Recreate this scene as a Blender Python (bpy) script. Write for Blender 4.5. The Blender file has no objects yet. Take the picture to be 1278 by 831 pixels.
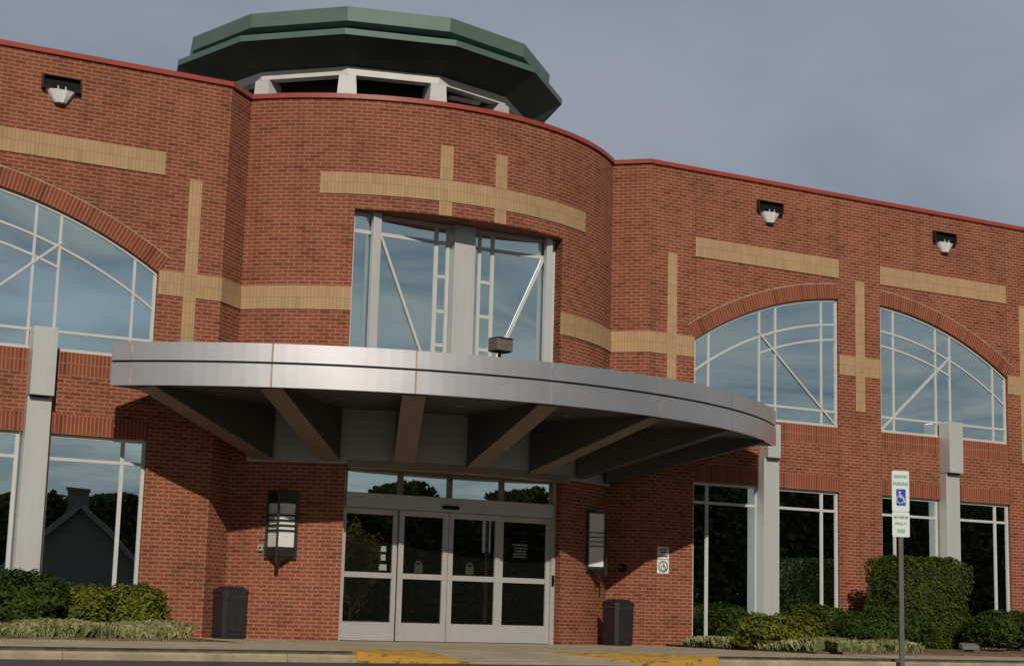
import bpy, math, random
import numpy as np
from mathutils import Vector, Matrix

sc = bpy.context.scene
C = sc.collection
R = math.radians
rng = np.random.default_rng(7)
random.seed(7)

# ------------------------------------------------------------------ camera
F_PX, YAW, PITCH, ROLL = 2085.3, 0.50386, 0.16612, 0.02704
cam_d = bpy.data.cameras.new('camera')
cam = bpy.data.objects.new('camera', cam_d)
C.objects.link(cam)
_f = Vector((math.sin(YAW)*math.cos(PITCH), math.cos(YAW)*math.cos(PITCH), math.sin(PITCH)))
_r = Vector((math.cos(YAW), -math.sin(YAW), 0))
_u = _r.cross(_f)
_rr = _r*math.cos(ROLL)+_u*math.sin(ROLL)
_uu = -_r*math.sin(ROLL)+_u*math.cos(ROLL)
cam.matrix_world = Matrix(((_rr.x, _uu.x, -_f.x, -14.4486), (_rr.y, _uu.y, -_f.y, -28.775),
                           (_rr.z, _uu.z, -_f.z, 0.5668), (0, 0, 0, 1)))
cam_d.sensor_width = 36
cam_d.lens = F_PX*36/1278
cam_d.clip_start = 0.1
cam_d.clip_end = 3000
sc.camera = cam

# ------------------------------------------------------------------ light
SUN_EL, SUN_AZ = R(34), R(200)          # azimuth clockwise from +Y
w = bpy.data.worlds.new('World')
sc.world = w
w.use_nodes = True
nt = w.node_tree
nt.nodes.clear()
def N(nt, t, **kw):
    n = nt.nodes.new(t)
    for k, v in kw.items(): setattr(n, k, v)
    return n
sky = N(nt, 'ShaderNodeTexSky', sky_type='NISHITA')
sky.sun_disc = False
sky.sun_elevation = SUN_EL
sky.sun_rotation = SUN_AZ
sky.air_density = 1.0; sky.dust_density = 1.5; sky.ozone_density = 1.5
tc = N(nt, 'ShaderNodeTexCoord')
# cloud layer: noise over the direction projected on a high flat layer
sep = N(nt, 'ShaderNodeSeparateXYZ'); nt.links.new(tc.outputs['Generated'], sep.inputs[0])
zz = N(nt, 'ShaderNodeMath', operation='MAXIMUM'); zz.inputs[1].default_value = 0.03
nt.links.new(sep.outputs['Z'], zz.inputs[0])
za = N(nt, 'ShaderNodeMath', operation='ADD'); za.inputs[1].default_value = 0.12
nt.links.new(zz.outputs[0], za.inputs[0])
dx = N(nt, 'ShaderNodeMath', operation='DIVIDE'); dy = N(nt, 'ShaderNodeMath', operation='DIVIDE')
nt.links.new(sep.outputs['X'], dx.inputs[0]); nt.links.new(za.outputs[0], dx.inputs[1])
nt.links.new(sep.outputs['Y'], dy.inputs[0]); nt.links.new(za.outputs[0], dy.inputs[1])
cmb = N(nt, 'ShaderNodeCombineXYZ'); nt.links.new(dx.outputs[0], cmb.inputs[0]); nt.links.new(dy.outputs[0], cmb.inputs[1])
n1 = N(nt, 'ShaderNodeTexNoise'); n1.inputs['Scale'].default_value = 0.9; n1.inputs['Detail'].default_value = 6; n1.inputs['Roughness'].default_value = 0.55; n1.inputs['Distortion'].default_value = 0.4
nt.links.new(cmb.outputs[0], n1.inputs['Vector'])
# the cloud bank is closed to the north (behind the building), broken to the south
bank = N(nt, 'ShaderNodeMapRange'); bank.inputs['From Min'].default_value = -0.5; bank.inputs['From Max'].default_value = 0.35
bank.inputs['To Min'].default_value = 0.08; bank.inputs['To Max'].default_value = 0.62
nt.links.new(sep.outputs['Y'], bank.inputs['Value'])
ad = N(nt, 'ShaderNodeMath', operation='ADD'); nt.links.new(n1.outputs['Fac'], ad.inputs[0]); nt.links.new(bank.outputs[0], ad.inputs[1])
cf = N(nt, 'ShaderNodeMapRange'); cf.inputs['From Min'].default_value = 0.42; cf.inputs['From Max'].default_value = 0.60
nt.links.new(ad.outputs[0], cf.inputs['Value'])
n2 = N(nt, 'ShaderNodeTexNoise'); n2.inputs['Scale'].default_value = 1.15; n2.inputs['Detail'].default_value = 7; n2.inputs['Distortion'].default_value = 0.5
nt.links.new(cmb.outputs[0], n2.inputs['Vector'])
cr = N(nt, 'ShaderNodeValToRGB')
cr.color_ramp.elements[0].position = 0.33; cr.color_ramp.elements[0].color = (5.9, 7.1, 9.0, 1)
cr.color_ramp.elements[1].position = 0.72; cr.color_ramp.elements[1].color = (9.4, 10.2, 11.6, 1)
nt.links.new(n2.outputs['Fac'], cr.inputs[0])
crs = N(nt, 'ShaderNodeValToRGB')       # thinner cloud on the sunny side
crs.color_ramp.elements[0].position = 0.36; crs.color_ramp.elements[0].color = (2.6, 3.5, 4.3, 1)
crs.color_ramp.elements[1].position = 0.66; crs.color_ramp.elements[1].color = (6.3, 6.6, 6.3, 1)
n3 = N(nt, 'ShaderNodeTexNoise'); n3.inputs['Scale'].default_value = 1.9; n3.inputs['Detail'].default_value = 8; n3.inputs['Roughness'].default_value = 0.6; n3.inputs['Distortion'].default_value = 0.8
nt.links.new(cmb.outputs[0], n3.inputs['Vector'])
nt.links.new(n3.outputs['Fac'], crs.inputs[0])
sidef = N(nt, 'ShaderNodeMapRange'); sidef.inputs['From Min'].default_value = -0.15; sidef.inputs['From Max'].default_value = 0.3
nt.links.new(sep.outputs['Y'], sidef.inputs['Value'])
cm = N(nt, 'ShaderNodeMix', data_type='RGBA')
nt.links.new(sidef.outputs[0], cm.inputs[0]); nt.links.new(crs.outputs[0], cm.inputs[6]); nt.links.new(cr.outputs[0], cm.inputs[7])
mx = N(nt, 'ShaderNodeMix', data_type='RGBA')
nt.links.new(cf.outputs[0], mx.inputs[0]); nt.links.new(sky.outputs[0], mx.inputs[6]); nt.links.new(cm.outputs[2], mx.inputs[7])
# southern sky shaped: low part brightened for reflections, upper part dimmed to cut fill
el = N(nt, 'ShaderNodeMapRange', interpolation_type='SMOOTHSTEP'); el.inputs['From Min'].default_value = 0.22; el.inputs['From Max'].default_value = 0.5
el.inputs['To Min'].default_value = 1.27; el.inputs['To Max'].default_value = 0.30
nt.links.new(sep.outputs['Z'], el.inputs['Value'])
elm = N(nt, 'ShaderNodeMix', data_type='FLOAT'); elm.inputs[3].default_value = 1.0
nt.links.new(sidef.outputs[0], elm.inputs[0]); nt.links.new(el.outputs[0], elm.inputs[2])
sc_ = N(nt, 'ShaderNodeVectorMath', operation='SCALE')
nt.links.new(mx.outputs[2], sc_.inputs[0]); nt.links.new(elm.outputs[0], sc_.inputs['Scale'])
bg = N(nt, 'ShaderNodeBackground'); bg.inputs['Strength'].default_value = 0.05
nt.links.new(sc_.outputs[0], bg.inputs['Color'])
out = N(nt, 'ShaderNodeOutputWorld'); nt.links.new(bg.outputs[0], out.inputs[0])

sun_d = bpy.data.lights.new('sun', 'SUN')
sun_d.energy = 5.0; sun_d.angle = R(0.53); sun_d.color = (1.0, 0.93, 0.83)
sun = bpy.data.objects.new('sun', sun_d); C.objects.link(sun)
sun_dir = Vector((math.sin(R(20))*math.cos(SUN_EL), math.cos(R(20))*math.cos(SUN_EL), -math.sin(SUN_EL)))
sun.rotation_euler = sun_dir.to_track_quat('-Z', 'Y').to_euler()
sun.location = (-30, -60, 50)

sc.view_settings.view_transform = 'Standard'
sc.view_settings.look = 'None'
sc.view_settings.exposure = -0.5
sc.view_settings.gamma = 1
sc.view_settings.use_curve_mapping = False

# ------------------------------------------------------------------ materials
def mat(name, col, rough=0.6, metal=0.0, var=0.0, vscale=3.0, bump=0.0, bscale=40.0, col2=None, spec=0.5, stretch=None):
    m = bpy.data.materials.new(name); m.use_nodes = True
    t = m.node_tree; b = t.nodes['Principled BSDF']
    b.inputs['Roughness'].default_value = rough; b.inputs['Metallic'].default_value = metal
    b.inputs['Specular IOR Level'].default_value = spec
    b.inputs['Base Color'].default_value = (*col, 1)
    co = N(t, 'ShaderNodeTexCoord')
    src = co.outputs['Object']
    if stretch:
        mp = N(t, 'ShaderNodeMapping'); mp.inputs['Scale'].default_value = stretch
        t.links.new(src, mp.inputs['Vector']); src = mp.outputs[0]
    if var > 0 or col2:
        n = N(t, 'ShaderNodeTexNoise'); n.inputs['Scale'].default_value = vscale; n.inputs['Detail'].default_value = 6; n.inputs['Roughness'].default_value = 0.62
        t.links.new(src, n.inputs['Vector'])
        r = N(t, 'ShaderNodeValToRGB')
        lo = tuple(max(0, c*(1-var)) for c in col); hi = col2 if col2 else tuple(min(1, c*(1+var)) for c in col)
        r.color_ramp.elements[0].position = 0.32; r.color_ramp.elements[0].color = (*lo, 1)
        r.color_ramp.elements[1].position = 0.68; r.color_ramp.elements[1].color = (*hi, 1)
        t.links.new(n.outputs['Fac'], r.inputs[0]); t.links.new(r.outputs[0], b.inputs['Base Color'])
    if bump > 0:
        n = N(t, 'ShaderNodeTexNoise'); n.inputs['Scale'].default_value = bscale; n.inputs['Detail'].default_value = 4
        t.links.new(src, n.inputs['Vector'])
        bm = N(t, 'ShaderNodeBump'); bm.inputs['Strength'].default_value = bump; bm.inputs['Distance'].default_value = 0.02
        t.links.new(n.outputs['Fac'], bm.inputs['Height']); t.links.new(bm.outputs[0], b.inputs['Normal'])
    return m

BW, BH = 0.208, 0.0690
def brick(name, c1, c2, mortar, swap=False, bw=BW, bh=BH, offset=0.5, msize=0.0145, dark=0.74, stain=0.16, streak=0.16):
    m = bpy.data.materials.new(name); m.use_nodes = True
    t = m.node_tree; b = t.nodes['Principled BSDF']
    b.inputs['Roughness'].default_value = 0.85; b.inputs['Specular IOR Level'].default_value = 0.25
    uv = N(t, 'ShaderNodeUVMap')
    vec = uv.outputs[0]
    if swap:
        s = N(t, 'ShaderNodeSeparateXYZ'); c = N(t, 'ShaderNodeCombineXYZ')
        t.links.new(vec, s.inputs[0]); t.links.new(s.outputs[0], c.inputs[1]); t.links.new(s.outputs[1], c.inputs[0]); vec = c.outputs[0]
    # hand-laid: the courses wander by a millimetre or two
    wn = N(t, 'ShaderNodeTexNoise'); wn.inputs['Scale'].default_value = 1.7; wn.inputs['Detail'].default_value = 2
    t.links.new(vec, wn.inputs['Vector'])
    ws = N(t, 'ShaderNodeVectorMath', operation='SUBTRACT'); ws.inputs[1].default_value = (0.5, 0.5, 0.5)
    t.links.new(wn.outputs['Color'], ws.inputs[0])
    wm = N(t, 'ShaderNodeVectorMath', operation='SCALE'); wm.inputs['Scale'].default_value = 0.012
    t.links.new(ws.outputs[0], wm.inputs[0])
    wa = N(t, 'ShaderNodeVectorMath', operation='ADD'); t.links.new(vec, wa.inputs[0]); t.links.new(wm.outputs[0], wa.inputs[1])
    br = N(t, 'ShaderNodeTexBrick'); br.offset = offset; br.offset_frequency = 2; br.squash = 1
    br.inputs['Scale'].default_value = 1; br.inputs['Brick Width'].default_value = bw; br.inputs['Row Height'].default_value = bh
    br.inputs['Mortar Size'].default_value = msize; br.inputs['Mortar Smooth'].default_value = 0.25; br.inputs['Bias'].default_value = -0.1
    br.inputs['Color1'].default_value = (*c1, 1); br.inputs['Color2'].default_value = (*c2, 1); br.inputs['Mortar'].default_value = (*mortar, 1)
    t.links.new(wa.outputs[0], br.inputs['Vector'])
    # a second tone pattern on the same bond gives dark, burnt bricks here and there
    b2 = N(t, 'ShaderNodeTexBrick'); b2.offset = offset; b2.offset_frequency = 2; b2.squash = 1
    b2.inputs['Scale'].default_value = 1; b2.inputs['Brick Width'].default_value = bw; b2.inputs['Row Height'].default_value = bh
    b2.inputs['Mortar Size'].default_value = 0.0; b2.inputs['Color1'].default_value = (1, 1, 1, 1); b2.inputs['Color2'].default_value = (0, 0, 0, 1); b2.inputs['Mortar'].default_value = (1, 1, 1, 1)
    off = N(t, 'ShaderNodeVectorMath', operation='ADD'); off.inputs[1].default_value = (bw*2*37, bh*2*53, 0)
    t.links.new(wa.outputs[0], off.inputs[0]); t.links.new(off.outputs[0], b2.inputs['Vector'])
    rp = N(t, 'ShaderNodeValToRGB'); rp.color_ramp.elements[0].position = 0.05; rp.color_ramp.elements[0].color = (dark, dark, dark*0.95, 1)
    rp.color_ramp.elements[1].position = 0.25; rp.color_ramp.elements[1].color = (1, 1, 1, 1)
    t.links.new(b2.outputs['Color'], rp.inputs[0])
    mm = N(t, 'ShaderNodeMix', data_type='RGBA', blend_type='MULTIPLY'); mm.inputs[0].default_value = 1
    t.links.new(br.outputs['Color'], mm.inputs[6]); t.links.new(rp.outputs[0], mm.inputs[7])
    ln = N(t, 'ShaderNodeTexNoise'); ln.inputs['Scale'].default_value = 0.55; ln.inputs['Detail'].default_value = 7; ln.inputs['Roughness'].default_value = 0.65
    t.links.new(uv.outputs[0], ln.inputs['Vector'])
    lr = N(t, 'ShaderNodeValToRGB'); lr.color_ramp.elements[0].position = 0.3; lr.color_ramp.elements[0].color = (1-stain, 1-stain, 1-stain, 1)
    lr.color_ramp.elements[1].position = 0.7; lr.color_ramp.elements[1].color = (1+stain*0.6, 1+stain*0.55, 1+stain*0.5, 1)
    t.links.new(ln.outputs['Fac'], lr.inputs[0])
    m2 = N(t, 'ShaderNodeMix', data_type='RGBA', blend_type='MULTIPLY'); m2.inputs[0].default_value = 1
    t.links.new(mm.outputs[2], m2.inputs[6]); t.links.new(lr.outputs[0], m2.inputs[7])
    sm_ = N(t, 'ShaderNodeMapping'); sm_.inputs['Scale'].default_value = (4.5, 0.28, 1); t.links.new(uv.outputs[0], sm_.inputs['Vector'])
    sn = N(t, 'ShaderNodeTexNoise'); sn.inputs['Scale'].default_value = 1.0; sn.inputs['Detail'].default_value = 5; t.links.new(sm_.outputs[0], sn.inputs['Vector'])
    sr = N(t, 'ShaderNodeValToRGB'); sr.color_ramp.elements[0].position = 0.30; sr.color_ramp.elements[0].color = (1-streak, 1-streak*1.05, 1-streak*1.1, 1)
    sr.color_ramp.elements[1].position = 0.52; sr.color_ramp.elements[1].color = (1, 1, 1, 1)
    t.links.new(sn.outputs['Fac'], sr.inputs[0])
    m3 = N(t, 'ShaderNodeMix', data_type='RGBA', blend_type='MULTIPLY'); m3.inputs[0].default_value = 1
    t.links.new(m2.outputs[2], m3.inputs[6]); t.links.new(sr.outputs[0], m3.inputs[7])
    t.links.new(m3.outputs[2], b.inputs['Base Color'])
    inv = N(t, 'ShaderNodeMath', operation='SUBTRACT'); inv.inputs[0].default_value = 1; t.links.new(br.outputs['Fac'], inv.inputs[1])
    fn = N(t, 'ShaderNodeTexNoise'); fn.inputs['Scale'].default_value = 60; t.links.new(uv.outputs[0], fn.inputs['Vector'])
    fm = N(t, 'ShaderNodeMath', operation='MULTIPLY_ADD'); fm.inputs[1].default_value = 0.5; t.links.new(fn.outputs['Fac'], fm.inputs[0]); t.links.new(inv.outputs[0], fm.inputs[2])
    bp = N(t, 'ShaderNodeBump'); bp.inputs['Strength'].default_value = 0.5; bp.inputs['Distance'].default_value = 0.006
    t.links.new(fm.outputs[0], bp.inputs['Height']); t.links.new(bp.outputs[0], b.inputs['Normal'])
    return m

def glass_mat(name, refl=0.5, tint=(0.72, 0.86, 0.95), dark=(0.012, 0.014, 0.015), wob=0.0012):
    m = bpy.data.materials.new(name); m.use_nodes = True
    t = m.node_tree; b = t.nodes['Principled BSDF']; o = t.nodes['Material Output']
    b.inputs['Base Color'].default_value = (*dark, 1); b.inputs['Roughness'].default_value = 0.25; b.inputs['Specular IOR Level'].default_value = 0.0
    g = N(t, 'ShaderNodeBsdfGlossy'); g.inputs['Roughness'].default_value = 0.0; g.inputs['Color'].default_value = (*tint, 1)
    co = N(t, 'ShaderNodeTexCoord'); n = N(t, 'ShaderNodeTexNoise'); n.inputs['Scale'].default_value = 0.9; n.inputs['Detail'].default_value = 1.0
    t.links.new(co.outputs['Object'], n.inputs['Vector'])
    bp = N(t, 'ShaderNodeBump'); bp.inputs['Strength'].default_value = wob; bp.inputs['Distance'].default_value = 0.3
    t.links.new(n.outputs['Fac'], bp.inputs['Height']); t.links.new(bp.outputs[0], g.inputs['Normal'])
    x = N(t, 'ShaderNodeMixShader')
    lw = N(t, 'ShaderNodeFresnel'); lw.inputs['IOR'].default_value = 1.5
    ma = N(t, 'ShaderNodeMath', operation='MULTIPLY_ADD'); ma.inputs[1].default_value = 1-refl; ma.inputs[2].default_value = refl; ma.use_clamp = True
    t.links.new(lw.outputs[0], ma.inputs[0]); t.links.new(ma.outputs[0], x.inputs[0])
    t.links.new(b.outputs[0], x.inputs[1]); t.links.new(g.outputs[0], x.inputs[2]); t.links.new(x.outputs[0], o.inputs[0])
    return m

def leaf_mat(name, lo, hi, rough=0.6, trans=0.25, wr=0.6, wn=1.2, spec=0.12):
    m = bpy.data.materials.new(name); m.use_nodes = True
    t = m.node_tree; b = t.nodes['Principled BSDF']; o = t.nodes['Material Output']
    g = N(t, 'ShaderNodeNewGeometry'); r = N(t, 'ShaderNodeValToRGB')
    r.color_ramp.elements[0].color = (*lo, 1); r.color_ramp.elements[1].color = (*hi, 1)
    co = N(t, 'ShaderNodeTexCoord'); n = N(t, 'ShaderNodeTexNoise'); n.inputs['Scale'].default_value = 3.0; n.inputs['Detail'].default_value = 3
    t.links.new(co.outputs['Object'], n.inputs['Vector'])
    a = N(t, 'ShaderNodeMath', operation='MULTIPLY_ADD'); a.inputs[1].default_value = wr
    s = N(t, 'ShaderNodeMath', operation='MULTIPLY_ADD'); s.inputs[1].default_value = wn; s.inputs[2].default_value = 0.2-wn/2
    t.links.new(n.outputs['Fac'], s.inputs[0]); t.links.new(g.outputs['Random Per Island'], a.inputs[0]); t.links.new(s.outputs[0], a.inputs[2])
    t.links.new(a.outputs[0], r.inputs[0])
    t.links.new(r.outputs[0], b.inputs['Base Color']); b.inputs['Roughness'].default_value = rough; b.inputs['Specular IOR Level'].default_value = spec
    tr = N(t, 'ShaderNodeBsdfTranslucent'); t.links.new(r.outputs[0], tr.inputs['Color'])
    x = N(t, 'ShaderNodeMixShader'); x.inputs[0].default_value = trans
    t.links.new(b.outputs[0], x.inputs[1]); t.links.new(tr.outputs[0], x.inputs[2]); t.links.new(x.outputs[0], o.inputs[0])
    return m

MO = (0.305, 0.142, 0.090)
M = dict(
    brick=brick('red_brick', (0.218, 0.057, 0.028), (0.165, 0.042, 0.020), MO, stain=0.17),
    soldier=brick('soldier_brick', (0.224, 0.056, 0.026), (0.175, 0.042, 0.020), MO, swap=True, bw=0.345, bh=BH, offset=0.0, msize=0.012),
    ring=brick('arch_brick', (0.224, 0.056, 0.026), (0.175, 0.042, 0.020), MO, swap=True, bw=0.40, bh=BH, offset=0.0, msize=0.012),
    tan=brick('tan_brick', (0.41, 0.268, 0.146), (0.375, 0.240, 0.127), (0.30, 0.19, 0.10), swap=True, bw=0.222, bh=BH, offset=0.0, msize=0.006, dark=0.9, stain=0.10, streak=0.05),
    coping=mat('red_coping_metal', (0.28, 0.05, 0.032), 0.4, 0.0, 0.08, 2.0),
    joint=mat('sealant', (0.1057, 0.0407, 0.0244), 0.8),
    frame=mat('white_window_metal', (0.47, 0.46, 0.435), 0.4, 0.0, 0.05, 2.0),
    column=mat('grey_column_metal', (0.4878, 0.4878, 0.4715), 0.38, 0.25, 0.06, 1.2, stretch=(3, 3, 0.4)),
    silver=mat('silver_panel', (0.66, 0.64, 0.655), 0.36, 0.88, 0.06, 1.3, bump=0.02, bscale=3, stretch=(1, 1, 1)),
    groove=mat('dark_groove', (0.0244, 0.0244, 0.0244), 0.7),
    rust=mat('rust_stain', (0.3415, 0.2520, 0.1870), 0.8, 0.0, 0.35, 6.0),
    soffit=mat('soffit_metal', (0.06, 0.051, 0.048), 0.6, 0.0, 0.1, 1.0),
    rib=mat('rib_paint', (0.195, 0.148, 0.112), 0.55, 0.0, 0.1, 1.5),
    ringpanel=mat('ring_panel', (0.2764, 0.2683, 0.2724), 0.55, 0.0, 0.06, 1.0),
    bronze_trim=mat('bronze_trim', (0.1789, 0.1341, 0.1057), 0.5, 0.1, 0.06, 2.0),
    door=mat('door_aluminium', (0.4065, 0.3862, 0.3659), 0.4, 0.3, 0.05, 3.0),
    glass=glass_mat('window_glass', 0.94, (0.80, 0.95, 1.0), wob=0.003),
    doorglass=glass_mat('door_glass', 0.6, (0.8, 0.86, 0.88), (0.012, 0.012, 0.010)),
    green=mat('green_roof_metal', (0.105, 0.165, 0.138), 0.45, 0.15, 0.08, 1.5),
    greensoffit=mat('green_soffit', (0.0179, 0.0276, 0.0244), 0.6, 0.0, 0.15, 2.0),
    white=mat('white_painted_steel', (0.5366, 0.5203, 0.4959), 0.5, 0.0, 0.08, 2.0),
    louvre=mat('dark_louvre', (0.0146, 0.0138, 0.0130), 0.6),
    black=mat('black_metal', (0.0065, 0.0065, 0.0065), 0.6, spec=0.15),
    bronze=mat('dark_bronze', (0.0341, 0.0309, 0.0276), 0.34, 0.35, 0.1, 8.0),
    opal=mat('opal_acrylic', (0.6016, 0.5935, 0.5691), 0.35),
    bin=mat('charcoal_plastic', (0.014, 0.013, 0.0135), 0.5, 0.0, 0.15, 8.0, bump=0.1, bscale=60),
    signwhite=mat('sign_white', (0.5854, 0.6341, 0.5935), 0.4),
    signgreen=mat('sign_green', (0.0488, 0.2439, 0.1626), 0.45),
    signblue=mat('sign_blue', (0.0122, 0.0488, 0.3415), 0.4),
    signblack=mat('sign_black', (0.0244, 0.0285, 0.0325), 0.5),
    pole=mat('galvanised_post', (0.1057, 0.1016, 0.0976), 0.5, 0.4, 0.15, 9.0),
    decal=mat('decal_white', (0.2439, 0.2439, 0.2276), 0.5),
    decalgreen=mat('decal_green', (0.022, 0.028, 0.010), 0.5),
    asphalt=mat('asphalt', (0.0341, 0.0325, 0.0341), 0.9, 0.0, 0.35, 1.5, bump=0.4, bscale=90),
    walk=mat('concrete_walk', (0.2927, 0.2398, 0.1626), 0.9, 0.0, 0.22, 1.3, bump=0.15, bscale=70),
    kerb=mat('concrete_kerb', (0.3008, 0.2439, 0.1545), 0.9, 0.0, 0.28, 2.2, bump=0.15, bscale=60),
    darkjoint=mat('kerb_joint', (0.075, 0.062, 0.048), 0.9, 0.0, 0.5, 4.0),
    mulch=mat('mulch', (0.1220, 0.0691, 0.0447), 0.95, 0.0, 0.45, 14.0, bump=0.8, bscale=40),
    grassland=mat('far_lawn', (0.0407, 0.0610, 0.0203), 0.95, 0.0, 0.3, 0.4),
    twig=mat('twigs', (0.0130, 0.0122, 0.0065), 0.9, 0.0, 0.4, 20.0),
    bark=mat('bark', (0.0569, 0.0407, 0.0285), 0.9, 0.0, 0.3, 6.0),
    houseside=mat('house_siding', (0.075, 0.068, 0.055), 0.8, 0.0, 0.08, 1.0),
    houseroof=mat('house_shingle', (0.0285, 0.0268, 0.0260), 0.9, 0.0, 0.2, 4.0),
    housetrim=mat('house_trim', (0.0976, 0.0976, 0.0935), 0.7),
    rooffill=mat('roof_membrane', (0.2033, 0.1951, 0.1870), 0.9),
    leafdark=leaf_mat('leaf_dark', (0.013, 0.026, 0.004), (0.066, 0.1, 0.012)),
    leafmid=leaf_mat('leaf_mid', (0.017, 0.029, 0.004), (0.1, 0.125, 0.012)),
    leafyel=leaf_mat('leaf_yellow', (0.03, 0.048, 0.005), (0.2, 0.21, 0.022)),
    blade=leaf_mat('liriope_blade', (0.04, 0.052, 0.014), (0.4, 0.39, 0.19), trans=0.35, wr=1.0, wn=0.5),
    treeleaf=leaf_mat('tree_leaf', (0.016, 0.021, 0.006), (0.058, 0.062, 0.018), trans=0.2, rough=0.9, spec=0.0),
)
# worn yellow kerb paint: paint over scuffed concrete
def yellow():
    m = bpy.data.materials.new('yellow_kerb_paint'); m.use_nodes = True
    t = m.node_tree; b = t.nodes['Principled BSDF']; b.inputs['Roughness'].default_value = 0.75
    co = N(t, 'ShaderNodeTexCoord'); mp = N(t, 'ShaderNodeMapping'); mp.inputs['Scale'].default_value = (1.6, 5.0, 5.0)
    t.links.new(co.outputs['Object'], mp.inputs['Vector'])
    n = N(t, 'ShaderNodeTexNoise'); n.inputs['Scale'].default_value = 1.6; n.inputs['Detail'].default_value = 6; n.inputs['Roughness'].default_value = 0.7
    t.links.new(mp.outputs[0], n.inputs['Vector'])
    r = N(t, 'ShaderNodeValToRGB'); e = r.color_ramp.elements
    e[0].position = 0.41; e[0].color = (0.09, 0.075, 0.05, 1); e[1].position = 0.47; e[1].color = (0.42, 0.225, 0.024, 1)
    x = r.color_ramp.elements.new(0.75); x.color = (0.46, 0.27, 0.04, 1)
    t.links.new(n.outputs['Fac'], r.inputs[0]); t.links.new(r.outputs[0], b.inputs['Base Color'])
    return m
M['yellow'] = yellow()

# ------------------------------------------------------------------ mesh helper
class MB:
    def __init__(s): s.v = []; s.f = []; s.uv = []
    def face(s, pts, uv=None):
        i0 = len(s.v)
        pts = [tuple(p) for p in pts]
        s.v += pts; s.f.append(tuple(range(i0, i0+len(pts))))
        if uv is None:
            a, b, c = Vector(pts[0]), Vector(pts[1]), Vector(pts[2])
            n = (b-a).cross(c-a)
            if len(pts) > 3: n = n + (c-a).cross(Vector(pts[3])-a)
            k = max(range(3), key=lambda i: abs(n[i]))
            ia, ib = ((1, 2), (0, 2), (0, 1))[k]
            uv = [(p[ia], p[ib]) for p in pts]
        s.uv.append(uv)
    def box(s, x0, x1, y0, y1, z0, z1):
        p = lambda x, y, z: (x, y, z)
        s.face([p(x0, y0, z0), p(x1, y0, z0), p(x1, y0, z1), p(x0, y0, z1)])
        s.face([p(x1, y1, z0), p(x0, y1, z0), p(x0, y1, z1), p(x1, y1, z1)])
        s.face([p(x0, y1, z0), p(x0, y0, z0), p(x0, y0, z1), p(x0, y1, z1)])
        s.face([p(x1, y0, z0), p(x1, y1, z0), p(x1, y1, z1), p(x1, y0, z1)])
        s.face([p(x0, y0, z1), p(x1, y0, z1), p(x1, y1, z1), p(x0, y1, z1)])
        s.face([p(x0, y1, z0), p(x1, y1, z0), p(x1, y0, z0), p(x0, y0, z0)])
    def prism(s, poly, z0, z1):
        """vertical prism over an xy polygon (counter-clockwise seen from above)"""
        n = len(poly)
        for i in range(n):
            a, b = poly[i], poly[(i+1) % n]
            s.face([(a[0], a[1], z0), (b[0], b[1], z0), (b[0], b[1], z1), (a[0], a[1], z1)])
        s.face([(q[0], q[1], z1) for q in poly]); s.face([(q[0], q[1], z0) for q in reversed(poly)])
    def prism_xz(s, poly, y0, y1):
        """prism over an xz polygon, front face at y0"""
        n = len(poly)
        s.face([(q[0], y0, q[1]) for q in poly]); s.face([(q[0], y1, q[1]) for q in reversed(poly)])
        for i in range(n):
            a, b = poly[i], poly[(i+1) % n]
            s.face([(a[0], y0, a[1]), (a[0], y1, a[1]), (b[0], y1, b[1]), (b[0], y0, b[1])])
    def bar(s, a, b, wx, wy, up=(0, 0, 1)):
        a = Vector(a); b = Vector(b); d = (b-a).normalized(); u = Vector(up)
        sd = d.cross(u)
        if sd.length < 1e-4: sd = d.cross(Vector((0, 1, 0)))
        sd.normalize(); up2 = sd.cross(d).normalized()
        c = []
        for p in (a, b):
            c.append([p+sd*wx/2*i+up2*wy/2*j for i, j in ((-1, -1), (1, -1), (1, 1), (-1, 1))])
        for i in range(4):
            j = (i+1) % 4
            s.face([c[0][i], c[0][j], c[1][j], c[1][i]])
        s.face(c[0][::-1]); s.face(c[1])
    def tube(s, p0, p1, r0, r1=None, n=12, cap=True):
        r1 = r0 if r1 is None else r1
        a = Vector(p0); b = Vector(p1); d = (b-a).normalized()
        sd = d.cross(Vector((0, 0, 1)) if abs(d.z) < .9 else Vector((1, 0, 0))).normalized(); u = sd.cross(d)
        q = [[p+(sd*math.cos(t)+u*math.sin(t))*r for t in [2*math.pi*i/n for i in range(n)]] for p, r in ((a, r0), (b, r1))]
        for i in range(n):
            j = (i+1) % n
            s.face([q[0][i], q[1][i], q[1][j], q[0][j]])
        if cap: s.face(q[0]); s.face(q[1][::-1])
    def build(s, name, m, parent=None, bevel=0.0, smooth=False):
        me = bpy.data.meshes.new(name)
        me.from_pydata(s.v, [], s.f)
        ul = me.uv_layers.new(name='UVMap')
        flat = np.array([c for f in s.uv for c in f], dtype=np.float32).ravel()
        ul.data.foreach_set('uv', flat)
        ms = m if isinstance(m, list) else [m]
        for q in ms: me.materials.append(q)
        import bmesh
        bm = bmesh.new(); bm.from_mesh(me)
        bmesh.ops.remove_doubles(bm, verts=bm.verts, dist=1e-4)
        if smooth:
            for f in bm.faces: f.smooth = True
        bm.to_mesh(me); bm.free()
        me.update()
        o = bpy.data.objects.new(name, me); C.objects.link(o)
        if parent: o.parent = parent
        if bevel:
            md = o.modifiers.new('bevel', 'BEVEL'); md.width = bevel; md.segments = 2; md.limit_method = 'ANGLE'; md.angle_limit = R(40)
        return o

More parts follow.
